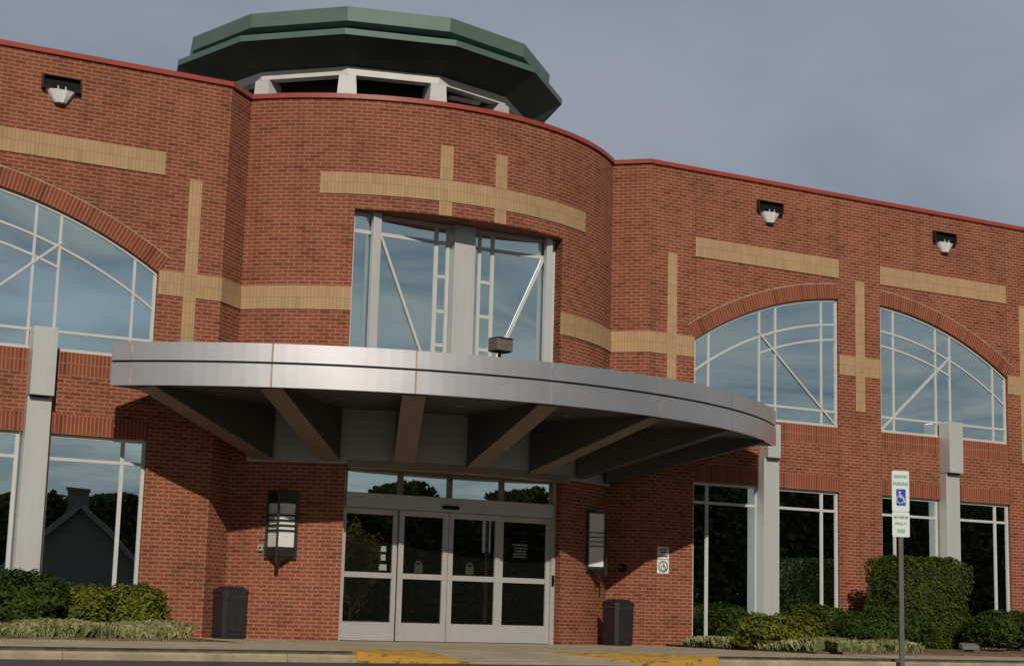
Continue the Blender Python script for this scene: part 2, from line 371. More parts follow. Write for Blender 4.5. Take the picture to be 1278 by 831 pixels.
def place(o, loc, rz=0.0):
    o.location = loc; o.rotation_euler = (0, 0, rz)
def tag(o, label=None, cat=None, group=None, kind=None):
    if label: o['label'] = label
    if cat: o['category'] = cat
    if group: o['group'] = group
    if kind: o['kind'] = kind
    return o
def thing(name, label, cat, loc=(0, 0, 0), rz=0, group=None):
    o = bpy.data.objects.new(name, None); C.objects.link(o); o.empty_display_size = 0.3
    place(o, loc, rz)
    return tag(o, label, cat, group)

# ------------------------------------------------------------------ ground
H = 10.17                                    # parapet
DC, DR = 4.566, 5.729                        # drum centre y, radius
KY = -7.5                                    # kerb line
def drum_y(x): return DC-math.sqrt(DR*DR-x*x)

g = MB(); g.face([(-600, -900, -0.15), (600, -900, -0.15), (600, 600, -0.15), (-600, 600, -0.15)])
tag(g.build('parking_lot', M['asphalt']), kind='structure')
g = MB(); g.face([(-500, -800, -0.13), (500, -800, -0.13), (500, -42, -0.13), (-500, -42, -0.13)])
tag(g.build('lawn', M['grassland']), kind='structure')

# kerb with a dropped ramp in front of the doors
FX = (-5.0, -3.25, -0.35, 1.05)              # flare start, ramp, flare end along the kerb
RY = -6.15                                   # back of the ramp
def kerb_z(x):
    if x <= FX[0] or x >= FX[3]: return 0.0
    if x < FX[1]: return -0.125*(x-FX[0])/(FX[1]-FX[0])
    if x > FX[2]: return -0.125*(FX[3]-x)/(FX[3]-FX[2])
    return -0.125
g = MB()
xs = [-45]+list(np.arange(-30, FX[0], 3.0))+[FX[0]]
for a, b in list(zip(xs[:-1], xs[1:]))+[(FX[3], 4.2), (4.2, 7.2), (7.2, 10.2), (10.2, 13.2), (13.2, 45)]:
    a += 0.004; b -= 0.004
    prof = [(KY, -0.2), (KY, -0.075), (KY+0.008, -0.053), (KY+0.03, -0.045), (KY+0.185, -0.045), (KY+0.185, -0.2)]
    for (y0, z0), (y1, z1) in zip(prof[:-1], prof[1:]):
        g.face([(a, y0, z0), (b, y0, z0), (b, y1, z1), (a, y1, z1)])
    for x in (a, b): g.face([(x, p[0], p[1]) for p in prof])
tag(g.build('kerb', M['kerb']), kind='structure')
g = MB(); 
for xa, xb in ((-45, FX[0]), (FX[3], 45)):
    g.face([(xa, KY+0.19, -0.06), (xb, KY+0.19, -0.06), (xb, KY+0.19, -0.006), (xa, KY+0.19, -0.006)]); g.face([(xa, KY+0.19, -0.006), (xb, KY+0.19, -0.006), (xb, KY+0.25, -0.006), (xa, KY+0.25, -0.006)])
tag(g.build('kerb_joint', M['darkjoint']), kind='structure')
# pavement
g = MB()
bx = [-45, FX[0], FX[3], 45]
def slab(x0, x1, y0, y1):
    nx = max(1, int(round((x1-x0)/1.8)))
    for i in range(nx):
        a = x0+(x1-x0)*i/nx; b = x0+(x1-x0)*(i+1)/nx
        g.face([(a+0.006, y0, 0), (b-0.006, y0, 0), (b-0.006, y1, 0), (a+0.006, y1, 0)])
slab(-45, FX[0], KY+0.20, RY-0.006); slab(FX[3], 45, KY+0.20, RY-0.006)
slab(-45, 45, RY, -3.0-0.006)
slab(-5.0, 5.0, -3.0, 0.6)
g.face([(-45, KY+0.2, -0.02), (45, KY+0.2, -0.02), (45, 0.6, -0.02), (-45, 0.6, -0.02)]) if False else None
tag(g.build('pavement', M['walk']), kind='structure')
g = MB()
g.face([(-45, RY, -0.012), (45, RY, -0.012), (45, 0.8, -0.012), (-45, 0.8, -0.012)])
for xa, xb in ((-45, FX[0]), (FX[3], 45)): g.face([(xa, KY+0.18, -0.012), (xb, KY+0.18, -0.012), (xb, RY, -0.012), (xa, RY, -0.012)])
tag(g.build('pavement_base', M['darkjoint']), kind='structure')
g = MB(); g.face([(FX[1], KY, -0.125), (FX[2], KY, -0.125), (FX[2]-0.9, RY, 0), (FX[1]-0.1, RY, 0)])
g.face([(FX[1], KY, -0.2), (FX[2], KY, -0.2), (FX[2], KY, -0.125), (FX[1], KY, -0.125)])
tag(g.build('ramp', M['walk']), kind='structure')
g = MB()
for s in (0, 1):
    a, b, top = ((FX[0], FX[1], FX[1]-0.1) if s == 0 else (FX[3], FX[2], FX[2]-0.9))
    n = 6
    g.face([(a, KY-0.001, -0.2), (a, KY+0.2, -0.2), (a, KY+0.2, 0.0), (a, KY-0.001, 0.0)])
    for i in range(n):
        t0, t1 = i/n, (i+1)/n
        xa, xb = a+(b-a)*t0, a+(b-a)*t1; ua, ub = a+(top-a)*t0, a+(top-a)*t1
        za, zb = kerb_z(xa), kerb_z(xb)
        g.face([(xa, KY-0.001, za), (xb, KY-0.001, zb), (ub, RY, 0.0), (ua, RY, 0.0)])
        g.face([(xa, KY-0.001, -0.2), (xb, KY-0.001, -0.2), (xb, KY-0.001, zb), (xa, KY-0.001, za)])
tag(g.build('ramp_flare', M['yellow']), kind='structure')
# planting beds, a slightly mounded sheet of mulch
def bed(x0, x1, y0, y1, name):
    g = MB(); nx, ny = int((x1-x0)/0.35), int((y1-y0)/0.3)
    z = rng.random((nx+1, ny+1))*0.035
    for i in range(nx+1):
        for j in range(ny+1):
            e = min(i, nx-i, j*1.5, 4)/4.0
            z[i, j] = 0.01+z[i, j]+0.05*e
    P = lambda i, j: (x0+(x1-x0)*i/nx, y0+(y1-y0)*j/ny, z[i, j])
    for i in range(nx):
        for j in range(ny): g.face([P(i, j), P(i+1, j), P(i+1, j+1), P(i, j+1)])
    for i in range(nx): g.face([(P(i, 0)[0], y0, -0.01), (P(i+1, 0)[0], y0, -0.01), P(i+1, 0), P(i, 0)])
    for i in (0, nx):
        for j in range(ny): g.face([(P(i, j)[0], P(i, j)[1], -0.01), (P(i, j+1)[0], P(i, j+1)[1], -0.01), P(i, j+1), P(i, j)])
    tag(g.build(name, M['mulch'], smooth=True), kind='structure')
bed(-20, -5.75, -3.2, 0.02, 'planting_bed')
bed(5.2, 24, -4.75, 0.02, 'planting_bed')

# ------------------------------------------------------------------ building
B = thing('building', 'two-storey red brick building with arched windows, tan brick bands and a round entrance bay', 'building', (0, 0, 0))
PC = 10.377                                   # pier centre between the two half arches
AR, AZ = 8.35, -0.6                           # arch radius and centre height
def arch_z(e, d=0.0): return AZ+math.sqrt((AR-d)**2-e*e)     # e = distance from pier centre
E0, E1 = 0.607, 4.532                         # jambs as distance from the pier centre
LOW0, LOW1 = 0.10, 3.40
UP0 = 4.82
# half bays: side, direction away from pier
BAYS = [(-1, +1), (-1, -1), (+1, -1), (+1, +1)]
def bay_x(side, dr, e): return side*PC+dr*e
def wing(side):
    """front wall of one wing with its openings"""
    g = MB()
    bays = [(bay_x(side, dr, E0), bay_x(side, dr, E1), dr) for s, dr in BAYS if s == side]
    edges = set()
    lo, hi = (-22.0, -4.662) if side < 0 else (4.662, 22.0)
    edges |= {lo, hi}
    for a, b, dr in bays:
        edges |= {a, b}
        for i in range(1, 28): edges.add(a+(b-a)*i/28)
    xs = sorted(edges)
    for x0, x1 in zip(xs[:-1], xs[1:]):
        xm = (x0+x1)/2; spans = [(-0.1, H, H)]
        for a, b, dr in bays:
            if min(a, b) < xm < max(a, b):
                z0, z1 = arch_z(abs(x0-side*PC)), arch_z(abs(x1-side*PC))
                spans = [(-0.1, LOW0, LOW0), (LOW1, UP0, UP0), ((z0, z1), H, H)]
                # reveals
                D = 0.14
                g.face([(x0, 0, LOW0), (x1, 0, LOW0), (x1, D, LOW0), (x0, D, LOW0)])
                g.face([(x0, D, LOW1), (x1, D, LOW1), (x1, 0, LOW1), (x0, 0, LOW1)])
                g.face([(x0, 0, UP0), (x1, 0, UP0), (x1, D, UP0), (x0, D, UP0)])
                g.face([(x0, D, z0), (x1, D, z1), (x1, 0, z1), (x0, 0, z0)])
        for s in spans:
            za, zb = s[0] if isinstance(s[0], tuple) else (s[0], s[0])
            g.face([(x0, 0, za), (x1, 0, zb), (x1, 0, s[1]), (x0, 0, s[1])])
    for a, b, dr in bays:
        for x in (a, b):
            zt = arch_z(abs(x-side*PC)); D = 0.14
            for z0, z1 in ((LOW0, LOW1), (UP0, zt)):
                g.face([(x, 0, z0), (x, D, z0), (x, D, z1), (x, 0, z1)])
    # outer end, back side and parapet thickness
    xe = lo if side < 0 else hi
    g.face([(xe, 0, -0.1), (xe, 24, -0.1), (xe, 24, H), (xe, 0, H)])
    xi = hi if side < 0 else lo
    g.face([(lo, 0.3, 9.6), (hi, 0.3, 9.6), (hi, 0.3, H), (lo, 0.3, H)])
    g.face([(lo, 0, H-.02), (hi, 0, H-.02), (hi, 0.3, H-.02), (lo, 0.3, H-.02)])
    g.face([(lo, 24, -0.1), (hi, 24, -0.1), (hi, 24, H), (lo, 24, H)])
    return g.build('wing_wall', M['brick'], B)
wing(-1); wing(1)
RX, RYD = 4.082, 0.547
# bevelled returns between the wings and the drum
for s in (-1, 1):
    g = MB(); L = math.hypot(4.662-RX, RYD)
    P0, P1 = (s*4.662, 0.0), (s*RX, RYD)
    uv = [(0.05, -0.1), (0.05+L, -0.1), (0.05+L, H), (0.05, H)]
    g.face([(P0[0], P0[1], -0.1), (P1[0], P1[1], -0.1), (P1[0], P1[1], H), (P0[0], P0[1], H)], uv)
    g.build('return_wall', M['brick'], B)
# drum
DX0, DX1, DZ = -2.34, 2.23, 3.16              # door opening
WX0, WX1, WZ0, WZ1 = -2.37, 2.09, 4.95, 7.95  # bay window opening
g = MB()
TH0 = math.asin(RX/DR)
ths = sorted(set(list(np.linspace(-TH0, TH0, 73))+[math.asin(x/DR) for x in (DX0, DX1, WX0, WX1)]))
def dp(t, z, r=DR): return (r*math.sin(t), DC-r*math.cos(t), z)
for t0, t1 in zip(ths[:-1], ths[1:]):
    xm = DR*math.sin((t0+t1)/2)
    sp = []
    z = -0.1
    if DX0 < xm < DX1: sp.append((DZ, WZ0 if WX0 < xm < WX1 else H))
    elif WX0 < xm < WX1: sp.append((-0.1, WZ0))
    else: sp.append((-0.1, H-.02))
    if WX0 < xm < WX1: sp.append((WZ1, H))
    if DX0 < xm < DX1 and not (WX0 < xm < WX1): sp = [(DZ, H)]
    for a, b in sp:
        u0, u1 = DR*t0, DR*t1
        g.face([dp(t0, a), dp(t1, a), dp(t1, b), dp(t0, b)], [(u0, a), (u1, a), (u1, b), (u0, b)])
    def flat(z, yb, up):
        q = [dp(t0, z), dp(t1, z), (DR*math.sin(t1), yb, z), (DR*math.sin(t0), yb, z)]
        g.face(q if up else q[::-1])
    if DX0 < xm < DX1: flat(DZ, -0.3, False)
    if WX0 < xm < WX1: flat(WZ1, -0.2, False); flat(WZ0, -0.2, True)
    g.face([dp(t0, H), dp(t1, H), dp(t1, H, DR-0.3), dp(t0, H, DR-0.3)])
    g.face([dp(t0, 9.6, DR-0.3), dp(t1, 9.6, DR-0.3), dp(t1, H, DR-0.3), dp(t0, H, DR-0.3)])
for x in (DX0, DX1): g.face([(x, drum_y(x), -0.1), (x, -0.3, -0.1), (x, -0.3, DZ), (x, drum_y(x), DZ)])
for x in (WX0, WX1): g.face([(x, drum_y(x), WZ0), (x, -0.2, WZ0), (x, -0.2, WZ1), (x, drum_y(x), WZ1)])
g.build('drum_wall', M['brick'], B)
g = MB(); g.face([(-22, 0.3, 9.6), (-4.7, 0.3, 9.6), (-4.7, 24, 9.6), (-22, 24, 9.6)]); g.face([(-4.1, 0.9, 9.6), (4.1, 0.9, 9.6), (4.1, 24, 9.6), (-4.1, 24, 9.6)]); g.face([(4.7, 0.3, 9.6), (22, 0.3, 9.6), (22, 24, 9.6), (4.7, 24, 9.6)])
g.build('flat_roof', M['rooffill'], B)

# ribbons that follow the plan outline
def outline(x0, x1):
    """plan points from x0 to x1 along the facade"""
    pts = []
    allp = [(-22.0, 0.0), (-4.662, 0.0)]
    allp += [(DR*math.sin(t), DC-DR*math.cos(t)) for t in np.linspace(-TH0, TH0, 61)]
    allp += [(4.662, 0.0), (22.0, 0.0)]
    for i, p in enumerate(allp):
        if i:
            q = allp[i-1]
            for xx in (x0, x1):
                if q[0] < xx < p[0]:
                    t = (xx-q[0])/(p[0]-q[0]); pts.append((xx, q[1]+t*(p[1]-q[1])))
        if x0 <= p[0] <= x1: pts.append(p)
    return sorted(set(pts))
def offset(pts, d):
    out = []
    n = len(pts)
    seg = []
    for a, b in zip(pts[:-1], pts[1:]):
        L = math.hypot(b[0]-a[0], b[1]-a[1]); seg.append(((b[1]-a[1])/L, -(b[0]-a[0])/L))
    for i, p in enumerate(pts):
        n0 = seg[max(i-1, 0)]; n1 = seg[min(i, n-2)]
        k = 1+n0[0]*n1[0]+n0[1]*n1[1]
        out.append((p[0]+d*(n0[0]+n1[0])/k, p[1]+d*(n0[1]+n1[1])/k))
    return out
def ribbon(g, x0, x1, z0, z1, d, back=-0.02, u0=0.0, v0=0.0):
    pts = outline(x0, x1); o = offset(pts, d); i = offset(pts, back)
    u = u0
    for k in range(len(pts)-1):
        L = math.hypot(pts[k+1][0]-pts[k][0], pts[k+1][1]-pts[k][1])
        a, b = o[k], o[k+1]; c, e = i[k], i[k+1]
        g.face([(*a, z0), (*b, z0), (*b, z1), (*a, z1)], [(u, v0), (u+L, v0), (u+L, v0+z1-z0), (u, v0+z1-z0)])
        g.face([(*a, z1), (*b, z1), (*e, z1), (*c, z1)]); g.face([(*c, z0), (*e, z0), (*b, z0), (*a, z0)])
        u += L
    for k in (0, -1): g.face([(*o[k], z0), (*o[k], z1), (*i[k], z1), (*i[k], z0)])
g = MB(); ribbon(g, -22, 22, H-0.095, H-0.005, 0.04, -0.34); g.build('parapet_coping', M['coping'], B)
TP = 0.018
# tan brick: horizontal bands and vertical strips
NB0, NB1 = 6.016, 6.46
def band(x0, x1, z0, z1, name='tan_band'):
    g = MB(); ribbon(g, x0, x1, z0, z1, TP); return g.build(name, M['tan'], B)
band(-5.834, -5.374, NB0, NB1); band(-5.130, WX0, NB0, NB1)
band(WX1, 5.130, NB0, NB1); band(5.374, 5.834, NB0, NB1)
for x0, x1 in ((5.132, 5.372), (15.32, 15.56)):
    band(x0, x1, 4.4, 8.20, 'tan_strip'); band(-x1, -x0, 4.4, 8.20, 'tan_strip')
band(14.92, 15.318, NB0, NB1); band(15.562, 16.6, NB0, NB1); band(-15.318, -14.92, NB0, NB1); band(-16.6, -15.562, NB0, NB1)
for s in (-1, 1):
    band(s*PC-0.135, s*PC+0.135, 5.22, 8.19, 'tan_strip')
    a, b = sorted((s*PC-E0+0.01, s*PC-0.137)); band(s*PC-E0+0.01, s*PC-0.137, NB0, NB1); band(s*PC+0.137, s*PC+E0-0.01, NB0, NB1)
    for dr in (-1, 1):
        a, b = sorted((bay_x(s, dr, E0), bay_x(s, dr, E1)))
        band(a, b, 8.20, 8.63, 'tan_lintel')
band(-2.96, 2.80, 8.225, 8.645, 'tan_lintel')
for x0, x1 in ((-0.85, -0.59), (0.32, 0.58)):
    band(x0, x1, 8.649, 9.31, 'tan_strip'); band(x0, x1, 7.952, 8.221, 'tan_strip')
# soldier courses and arch rings
for s, dr in BAYS:
    a, b = sorted((bay_x(s, dr, E0), bay_x(s, dr, E1)))
    for z0, z1 in ((LOW1+0.001, LOW1+0.345), (4.42, 4.612), (4.63, UP0-0.001)):
        g = MB(); ribbon(g, a, b, z0, z1, 0.005); g.build('soldier_course', M['soldier'], B)
    g = MB(); n = 30
    for i in range(n):
        e = [E0+(E1-E0)*(i+k)/n for k in (0, 1)]
        ph = [math.asin(q/AR) for q in e]
        P = lambda k, r, y: (s*PC+dr*r*math.sin(ph[k]), y, AZ+r*math.cos(ph[k]))
        r0, r1 = AR+0.001, AR+0.33
        uu = [AR*ph[0], AR*ph[1]]
        g.face([P(0, r0, -0.005), P(1, r0, -0.005), P(1, r1, -0.005), P(0, r1, -0.005)], [(uu[0], 0.02), (uu[1], 0.02), (uu[1], 0.35), (uu[0], 0.35)])
        g.face([P(0, r1, -0.005), P(1, r1, -0.005), P(1, r1, 0.01), P(0, r1, 0.01)])
        g.face([P(0, r0, -0.005), P(0, r0, 0.01), P(1, r0, 0.01), P(1, r0, -0.005)])
        r2 = AR+0.338; r3 = AR+0.352   # projecting mortar bead above the ring
    g.build('arch_ring', M['ring'], B)
    g = MB()
    for i in range(n):
        ph = [math.asin((E0+(E1-E0)*(i+k)/n)/AR) for k in (0, 1)]
        P = lambda k, r, y: (s*PC+dr*r*math.sin(ph[k]), y, AZ+r*math.cos(ph[k]))
        g.face([P(0, AR+.332, -0.007), P(1, AR+.332, -0.007), P(1, AR+.350, -0.007), P(0, AR+.350, -0.007)])
    g.build('arch_mortar_line', M['rust'], B)
    for x in (a, b):
        if s < 0: continue
        zt = arch_z(abs(x-s*PC))
        for z0, z1 in ((LOW1+0.35, 4.415), (zt+0.36, 8.195), (8.635, H-0.12)):
            g = MB(); g.box(x-0.009, x+0.009, -0.0025, 0.01, z0, z1); g.build('control_joint', M['joint'], B)

# windows: frame with all its bars, panes as one glass child
FY0, FY1, GY = 0.055, 0.125, 0.080
EM = (1.05, 2.33, 2.77, 4.12)                 # vertical bars from the pier outwards
FW = 0.060
def window_pair(s, dr):
    X = lambda e: bay_x(s, dr, e)
    g = MB()
    def vbar(e, z0, z1, wd=FW, y0=FY0, y1=FY1): 
        a, b = sorted((X(e-wd/2), X(e+wd/2))); g.box(a, b, y0, y1, z0, z1)
    def arcbar(d, ea, eb, hgt, y0=FY0, y1=FY1, n=24):
        for i in range(n):
            p = []
            for k in (0, 1):
                e = ea+(eb-ea)*(i+k)/n; p.append((e, arch_z(e, d)))
            top = [(X(p[0][0]), p[0][1]), (X(p[1][0]), p[1][1])]; bot = [(X(p[0][0]), p[0][1]-hgt), (X(p[1][0]), p[1][1]-hgt)]
            g.face([(*[bot[0][0]], y0, bot[0][1]), (bot[1][0], y0, bot[1][1]), (top[1][0], y0, top[1][1]), (top[0][0], y0, top[0][1])])
            g.face([(top[0][0], y0, top[0][1]), (top[1][0], y0, top[1][1]), (top[1][0], y1, top[1][1]), (top[0][0], y1, top[0][1])])
            g.face([(bot[0][0], y1, bot[0][1]), (bot[1][0], y1, bot[1][1]), (bot[1][0], y0, bot[1][1]), (bot[0][0], y0, bot[0][1])])
    i0, i1 = E0+0.004, E1-0.004
    arcbar(0.004, i0, i1, FW)
    vbar(i0+FW/2, UP0, arch_z(i0)-0.05); vbar(i1-FW/2, UP0, arch_z(i1)-0.05)
    for e in EM: vbar(e, UP0+FW, arch_z(e)-0.05, 0.046, FY0+0.006)
    a, b = sorted((X(i0), X(i1)))
    g.box(a, b, FY0-0.004, FY1, UP0+0.003, UP0+FW)
    g.box(a, b, FY0+0.003, FY1, 5.145, 5.195)
    arcbar(0.56, i0, i1, 0.044, FY0+0.003)
    arcbar(0.90, i0, EM[2], 0.044, FY0+0.003, n=14)
    g.bar((X(2.80), FY0+0.002, 6.75), (X(E0+0.05), FY0+0.002, UP0+0.05), 0.02, 0.040, up=(0, 0, 1))
    wn = g.build('arched_window', M['frame'], B)
    g = MB()
    n = 28
    for i in range(n):
        e0, e1 = i0+(i1-i0)*i/n, i0+(i1-i0)*(i+1)/n
        g.face([(X(e0), GY, UP0+0.01), (X(e1), GY, UP0+0.01), (X(e1), GY, arch_z(e1)-0.02), (X(e0), GY, arch_z(e0)-0.02)])
    g.build('glass', M['glass'], wn)
    # ground-floor window in two halves either side of the column
    for ea, eb, em in ((E0+0.004, 2.32, 1.05), (2.80, E1-0.004, 4.12)):
        g = MB(); a, b = sorted((X(ea), X(eb)))
        y0, y1, gy = 0.065, 0.135, 0.092
        g.box(a, a+FW, y0, y1, LOW0, LOW1-0.004); g.box(b-FW, b, y0, y1, LOW0, LOW1-0.004)
        g.box(a+FW, b-FW, y0, y1, LOW1-FW, LOW1-0.004); g.box(a+FW, b-FW, y0, y1, LOW0+0.001, LOW0+FW)
        g.box(a+FW, b-FW, y0+0.004, y1, 2.945, 3.0)
        xm = X(em); g.box(xm-0.034, xm+0.034, y0+0.008, y1, LOW0+FW, LOW1-FW)
        wn = g.build('storefront_window', M['frame'], B)
        g = MB(); g.face([(a+0.03, gy, LOW0+0.03), (b-0.03, gy, LOW0+0.03), (b-0.03, gy, LOW1-0.03), (a+0.03, gy, LOW1-0.03)])
        g.build('glass', M['glass'], wn)
    # metal column in front
    xc = X(2.56) if (s, dr) != (1, -1) else X(2.63)
    g = MB(); g.box(xc-0.205, xc+0.205, -0.20, 0.16, 0.0, 3.99); col = g.build('column', M['column'], B, bevel=0.008)
    g = MB(); zh = 4.72 if (s, dr) == (1, -1) else 5.17
    if zh < 5: g.box(xc-0.16, xc+0.175, -0.29, 0.02, 4.0, zh)
    else: g.box(xc-0.205, xc+0.205, -0.33, 0.02, 4.0, zh)
    g.build('column_head', M['column'], col, bevel=0.008)
    g = MB(); g.box(xc-0.15, xc+0.15, -0.27, 0.0, 3.965, 3.999); g.build('shadow_gap', M['groove'], col)
for s, dr in BAYS: window_pair(s, dr)

# bay window in the drum
g = MB()
def bx(x0, x1, y0, y1, z0, z1): g.box(x0, x1, y0, y1, z0, z1)
yF, yB = -0.50, -0.40
for a, b in ((-2.36, -2.29), (-0.605, -0.53), (-0.35, -0.285), (0.35, 0.41), (0.63, 0.70), (2.01, 2.08)): bx(a, b, yF, yB, WZ0, WZ1-0.004)
bx(-2.28, 1.99, yF+0.004, yB, WZ1-0.085, WZ1-0.005); bx(-2.28, 1.99, yF+0.004, yB, WZ0+0.002, WZ0+0.08)
bx(-2.28, 1.99, yF+0.008, yB, 7.54, 7.61)
for z in (6.88, 6.20, 5.55):
    bx(-0.52, -0.36, yF+0.008, yB, z, z+0.065); bx(0.41, 0.62, yF+0.008, yB, z, z+0.065)
g.bar((-1.74, yF-0.002, 7.53), (-0.68, yF-0.002, 5.05), 0.02, 0.05); g.bar((1.82, yF-0.002, 7.56), (0.70, yF-0.002, 5.15), 0.02, 0.05)
BWN = g.build('bay_window', M['frame'], B)
g = MB(); g.face([(-2.3, -0.477, WZ0), (2.02, -0.477, WZ0), (2.02, -0.477, WZ1), (-2.3, -0.477, WZ1)]); g.build('glass', M['glass'], BWN)
g = MB(); g.box(-1.97, -1.81, -0.66, -0.53, WZ0, WZ1-0.004); g.build('post', M['column'], BWN, bevel=0.006)
g = MB(); g.box(1.80, 1.93, -0.66, -0.53, WZ0, WZ1-0.004); g.build('post', M['column'], BWN, bevel=0.006)
g = MB(); g.box(-0.24, 0.21, -0.64, -0.40, WZ0, WZ1-0.004); g.build('centre_panel', M['column'], BWN, bevel=0.006)

# cupola on the roof
LC = 4.45
cu = MB()
def ring12(r, z, n=12): return [(r*math.sin(2*math.pi*k/n), LC-r*math.cos(2*math.pi*k/n), z) for k in range(n)]
def band12(g, A, Bb):
    n = len(A)
    for k in range(n):
        j = (k+1) % n; g.face([A[k], A[j], Bb[j], Bb[k]])
a0 = ring12(4.06, 12.19); a1 = ring12(4.08, 12.48); a2 = ring12(0.02, 13.1); a3 = ring12(3.75, 12.17)
band12(cu, a0, a1); band12(cu, a1, a2); band12(cu, a3, a0)
cup = cu.build('cupola', M['green'], B)
g = MB(); e0 = ring12(4.36, 11.80); e1 = ring12(4.37, 11.92); e2 = ring12(3.80, 12.00)
band12(g, e0, e1); band12(g, e1, e2); g.build('eave', M['green'], cup)
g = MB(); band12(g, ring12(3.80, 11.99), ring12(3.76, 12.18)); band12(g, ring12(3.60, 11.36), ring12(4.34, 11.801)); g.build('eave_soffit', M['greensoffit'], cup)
g = MB(); b0 = ring12(3.64, 11.20); b1 = ring12(3.64, 11.37); b2 = ring12(3.40, 11.20); b3 = ring12(3.40, 11.37)
band12(g, b0, b1); band12(g, b2, b0); band12(g, b1, b3); g.build('ring_beam', M['white'], cup)
for k in range(12):
    an = 2*math.pi*k/12; c, s = math.cos(an), math.sin(an)
    g = MB()
    def q(t, r, z): return (r*s+t*c, LC-r*c+t*s, z)
    wt, wb = 0.17, 0.27
    g.face([q(-wb, 3.63, 9.9), q(wb, 3.63, 9.9), q(wt, 3.63, 11.2), q(-wt, 3.63, 11.2)])
    g.face([q(wb, 3.63, 9.9), q(wb*.7, 3.15, 9.9), q(wt*.7, 3.15, 11.2), q(wt, 3.63, 11.2)])
    g.face([q(-wb*.7, 3.15, 9.9), q(-wb, 3.63, 9.9), q(-wt, 3.63, 11.2), q(-wt*.7, 3.15, 11.2)])
    g.build('post', M['white'], cup)
g = MB(); band12(g, ring12(2.9, 9.6), ring12(2.9, 11.9)); band12(g, ring12(2.9, 11.36), ring12(3.45, 11.37))
g.build('louvre_core', M['louvre'], cup)
g = MB(); g.bar((0.45, LC-3.22, 11.10), (1.25, LC-3.05, 11.16), 0.10, 0.07); g.build('bracket', M['white'], cup)
g = MB(); g.bar((0.20, LC-3.25, 11.20), (0.32, LC-3.22, 10.98), 0.09, 0.06); g.build('bracket', M['white'], cup)

# ------------------------------------------------------------------ canopy
CC, CR = 6.126, 10.171                        # circle of the canopy edge
ZT, ZG, ZB = 4.87, 4.545, 4.142
RI = 5.86                                     # inner ring radius about the drum centre
def oc(t, r=CR): a = R(t); return Vector((r*math.sin(a), CC-r*math.cos(a), 0))
def ic(t, r=RI): a = R(t*42/43); return Vector((r*math.sin(a), DC-r*math.cos(a), 0))
def at(v, z): return (v.x, v.y, z)
g = MB(); n = 44; T = np.linspace(-43, 44.5, n+1)
for t0, t1 in zip(T[:-1], T[1:]):
    o0, o1, i0, i1 = oc(t0, CR-0.03), oc(t1, CR-0.03), ic(t0, DR-0.05), ic(t1, DR-0.05)
    g.face([at(i0, 4.165), at(i1, 4.165), at(o1, 4.165), at(o0, 4.165)])
    g.face([at(o0, ZT-0.02), at(o1, ZT-0.02), at(i1, ZT-0.02), at(i0, ZT-0.02)])
for t in (-43, 44.5):
    o, i = oc(t, CR-0.03), ic(t, DR-0.05)
    g.face([at(o, 4.165), at(i, 4.165), at(i, ZT-0.02), at(o, ZT-0.02)])
CAN = g.build('canopy', M['soffit'], B)
JT = [-43, -41, -27.5, -14, 0, 14, 27.5, 41, 44.5]
for a, b in zip(JT[:-1], JT[1:]):
    g = MB(); m = max(2, int((b-a)/1.2)); gap = 0.045
    aa, bb = (a+gap if a > -43 else a), (b-gap if b < 44 else b)
    S = np.linspace(aa, bb, m+1)
    for t0, t1 in zip(S[:-1], S[1:]):
        for z0, z1 in ((ZB, ZG-0.02), (ZG+0.02, ZT)):
            o0, o1, p0, p1 = oc(t0), oc(t1), oc(t0, CR-0.06), oc(t1, CR-0.06)
            g.face([at(o0, z0), at(o1, z0), at(o1, z1), at(o0, z1)])
            g.face([at(o0, z1), at(o1, z1), at(p1, z1), at(p0, z1)]); g.face([at(p0, z0), at(p1, z0), at(o1, z0), at(o0, z0)])
    for t in (aa, bb):
        for z0, z1 in ((ZB, ZG-0.02), (ZG+0.02, ZT)):
            o, p = oc(t), oc(t, CR-0.06); g.face([at(o, z0), at(p, z0), at(p, z1), at(o, z1)])
    g.build('fascia_panel', M['silver'], CAN, smooth=False)
g = MB()
for t0, t1 in zip(T[:-1], T[1:]):
    o0, o1 = oc(t0, CR-0.035), oc(t1, CR-0.035); g.face([at(o0, ZB+0.01), at(o1, ZB+0.01), at(o1, ZT-0.015), at(o0, ZT-0.015)])
g.build('fascia_backing', M['groove'], CAN)
for t in JT[1:-1]:
    g = MB()
    for z0, z1 in ((ZB, ZG-0.02), (ZG+0.02, ZT-0.003)):
        o0, o1 = oc(t-0.042, CR-0.012), oc(t+0.042, CR-0.012); g.face([at(o0, z0), at(o1, z0), at(o1, z1), at(o0, z1)])
        for sg in (-1, 1):
            o0, o1 = oc(t+sg*0.05, CR+0.002), oc(t+sg*0.09, CR+0.002)
            g.face([at(o0, z0), at(o1, z0), at(o1, z1), at(o0, z1)])
    g.build('fascia_joint', M['rust'], CAN)
for t in (-43, 44.5):     # end returns of the fascia
    s = 1 if t > 0 else -1
    o, i = oc(t), ic(t, DR); d = (i-o).normalized(); nrm = Vector((d.y, -d.x, 0))
    if nrm.x*s < 0: nrm = -nrm
    q0, q1 = o+nrm*0.006, i+nrm*0.006
    g = MB()
    for z0, z1 in ((ZB, ZG-0.02), (ZG+0.02, ZT)): g.face([at(q0, z0), at(q1, z0), at(q1, z1), at(q0, z1)])
    g.build('end_fascia', M['silver'], CAN)
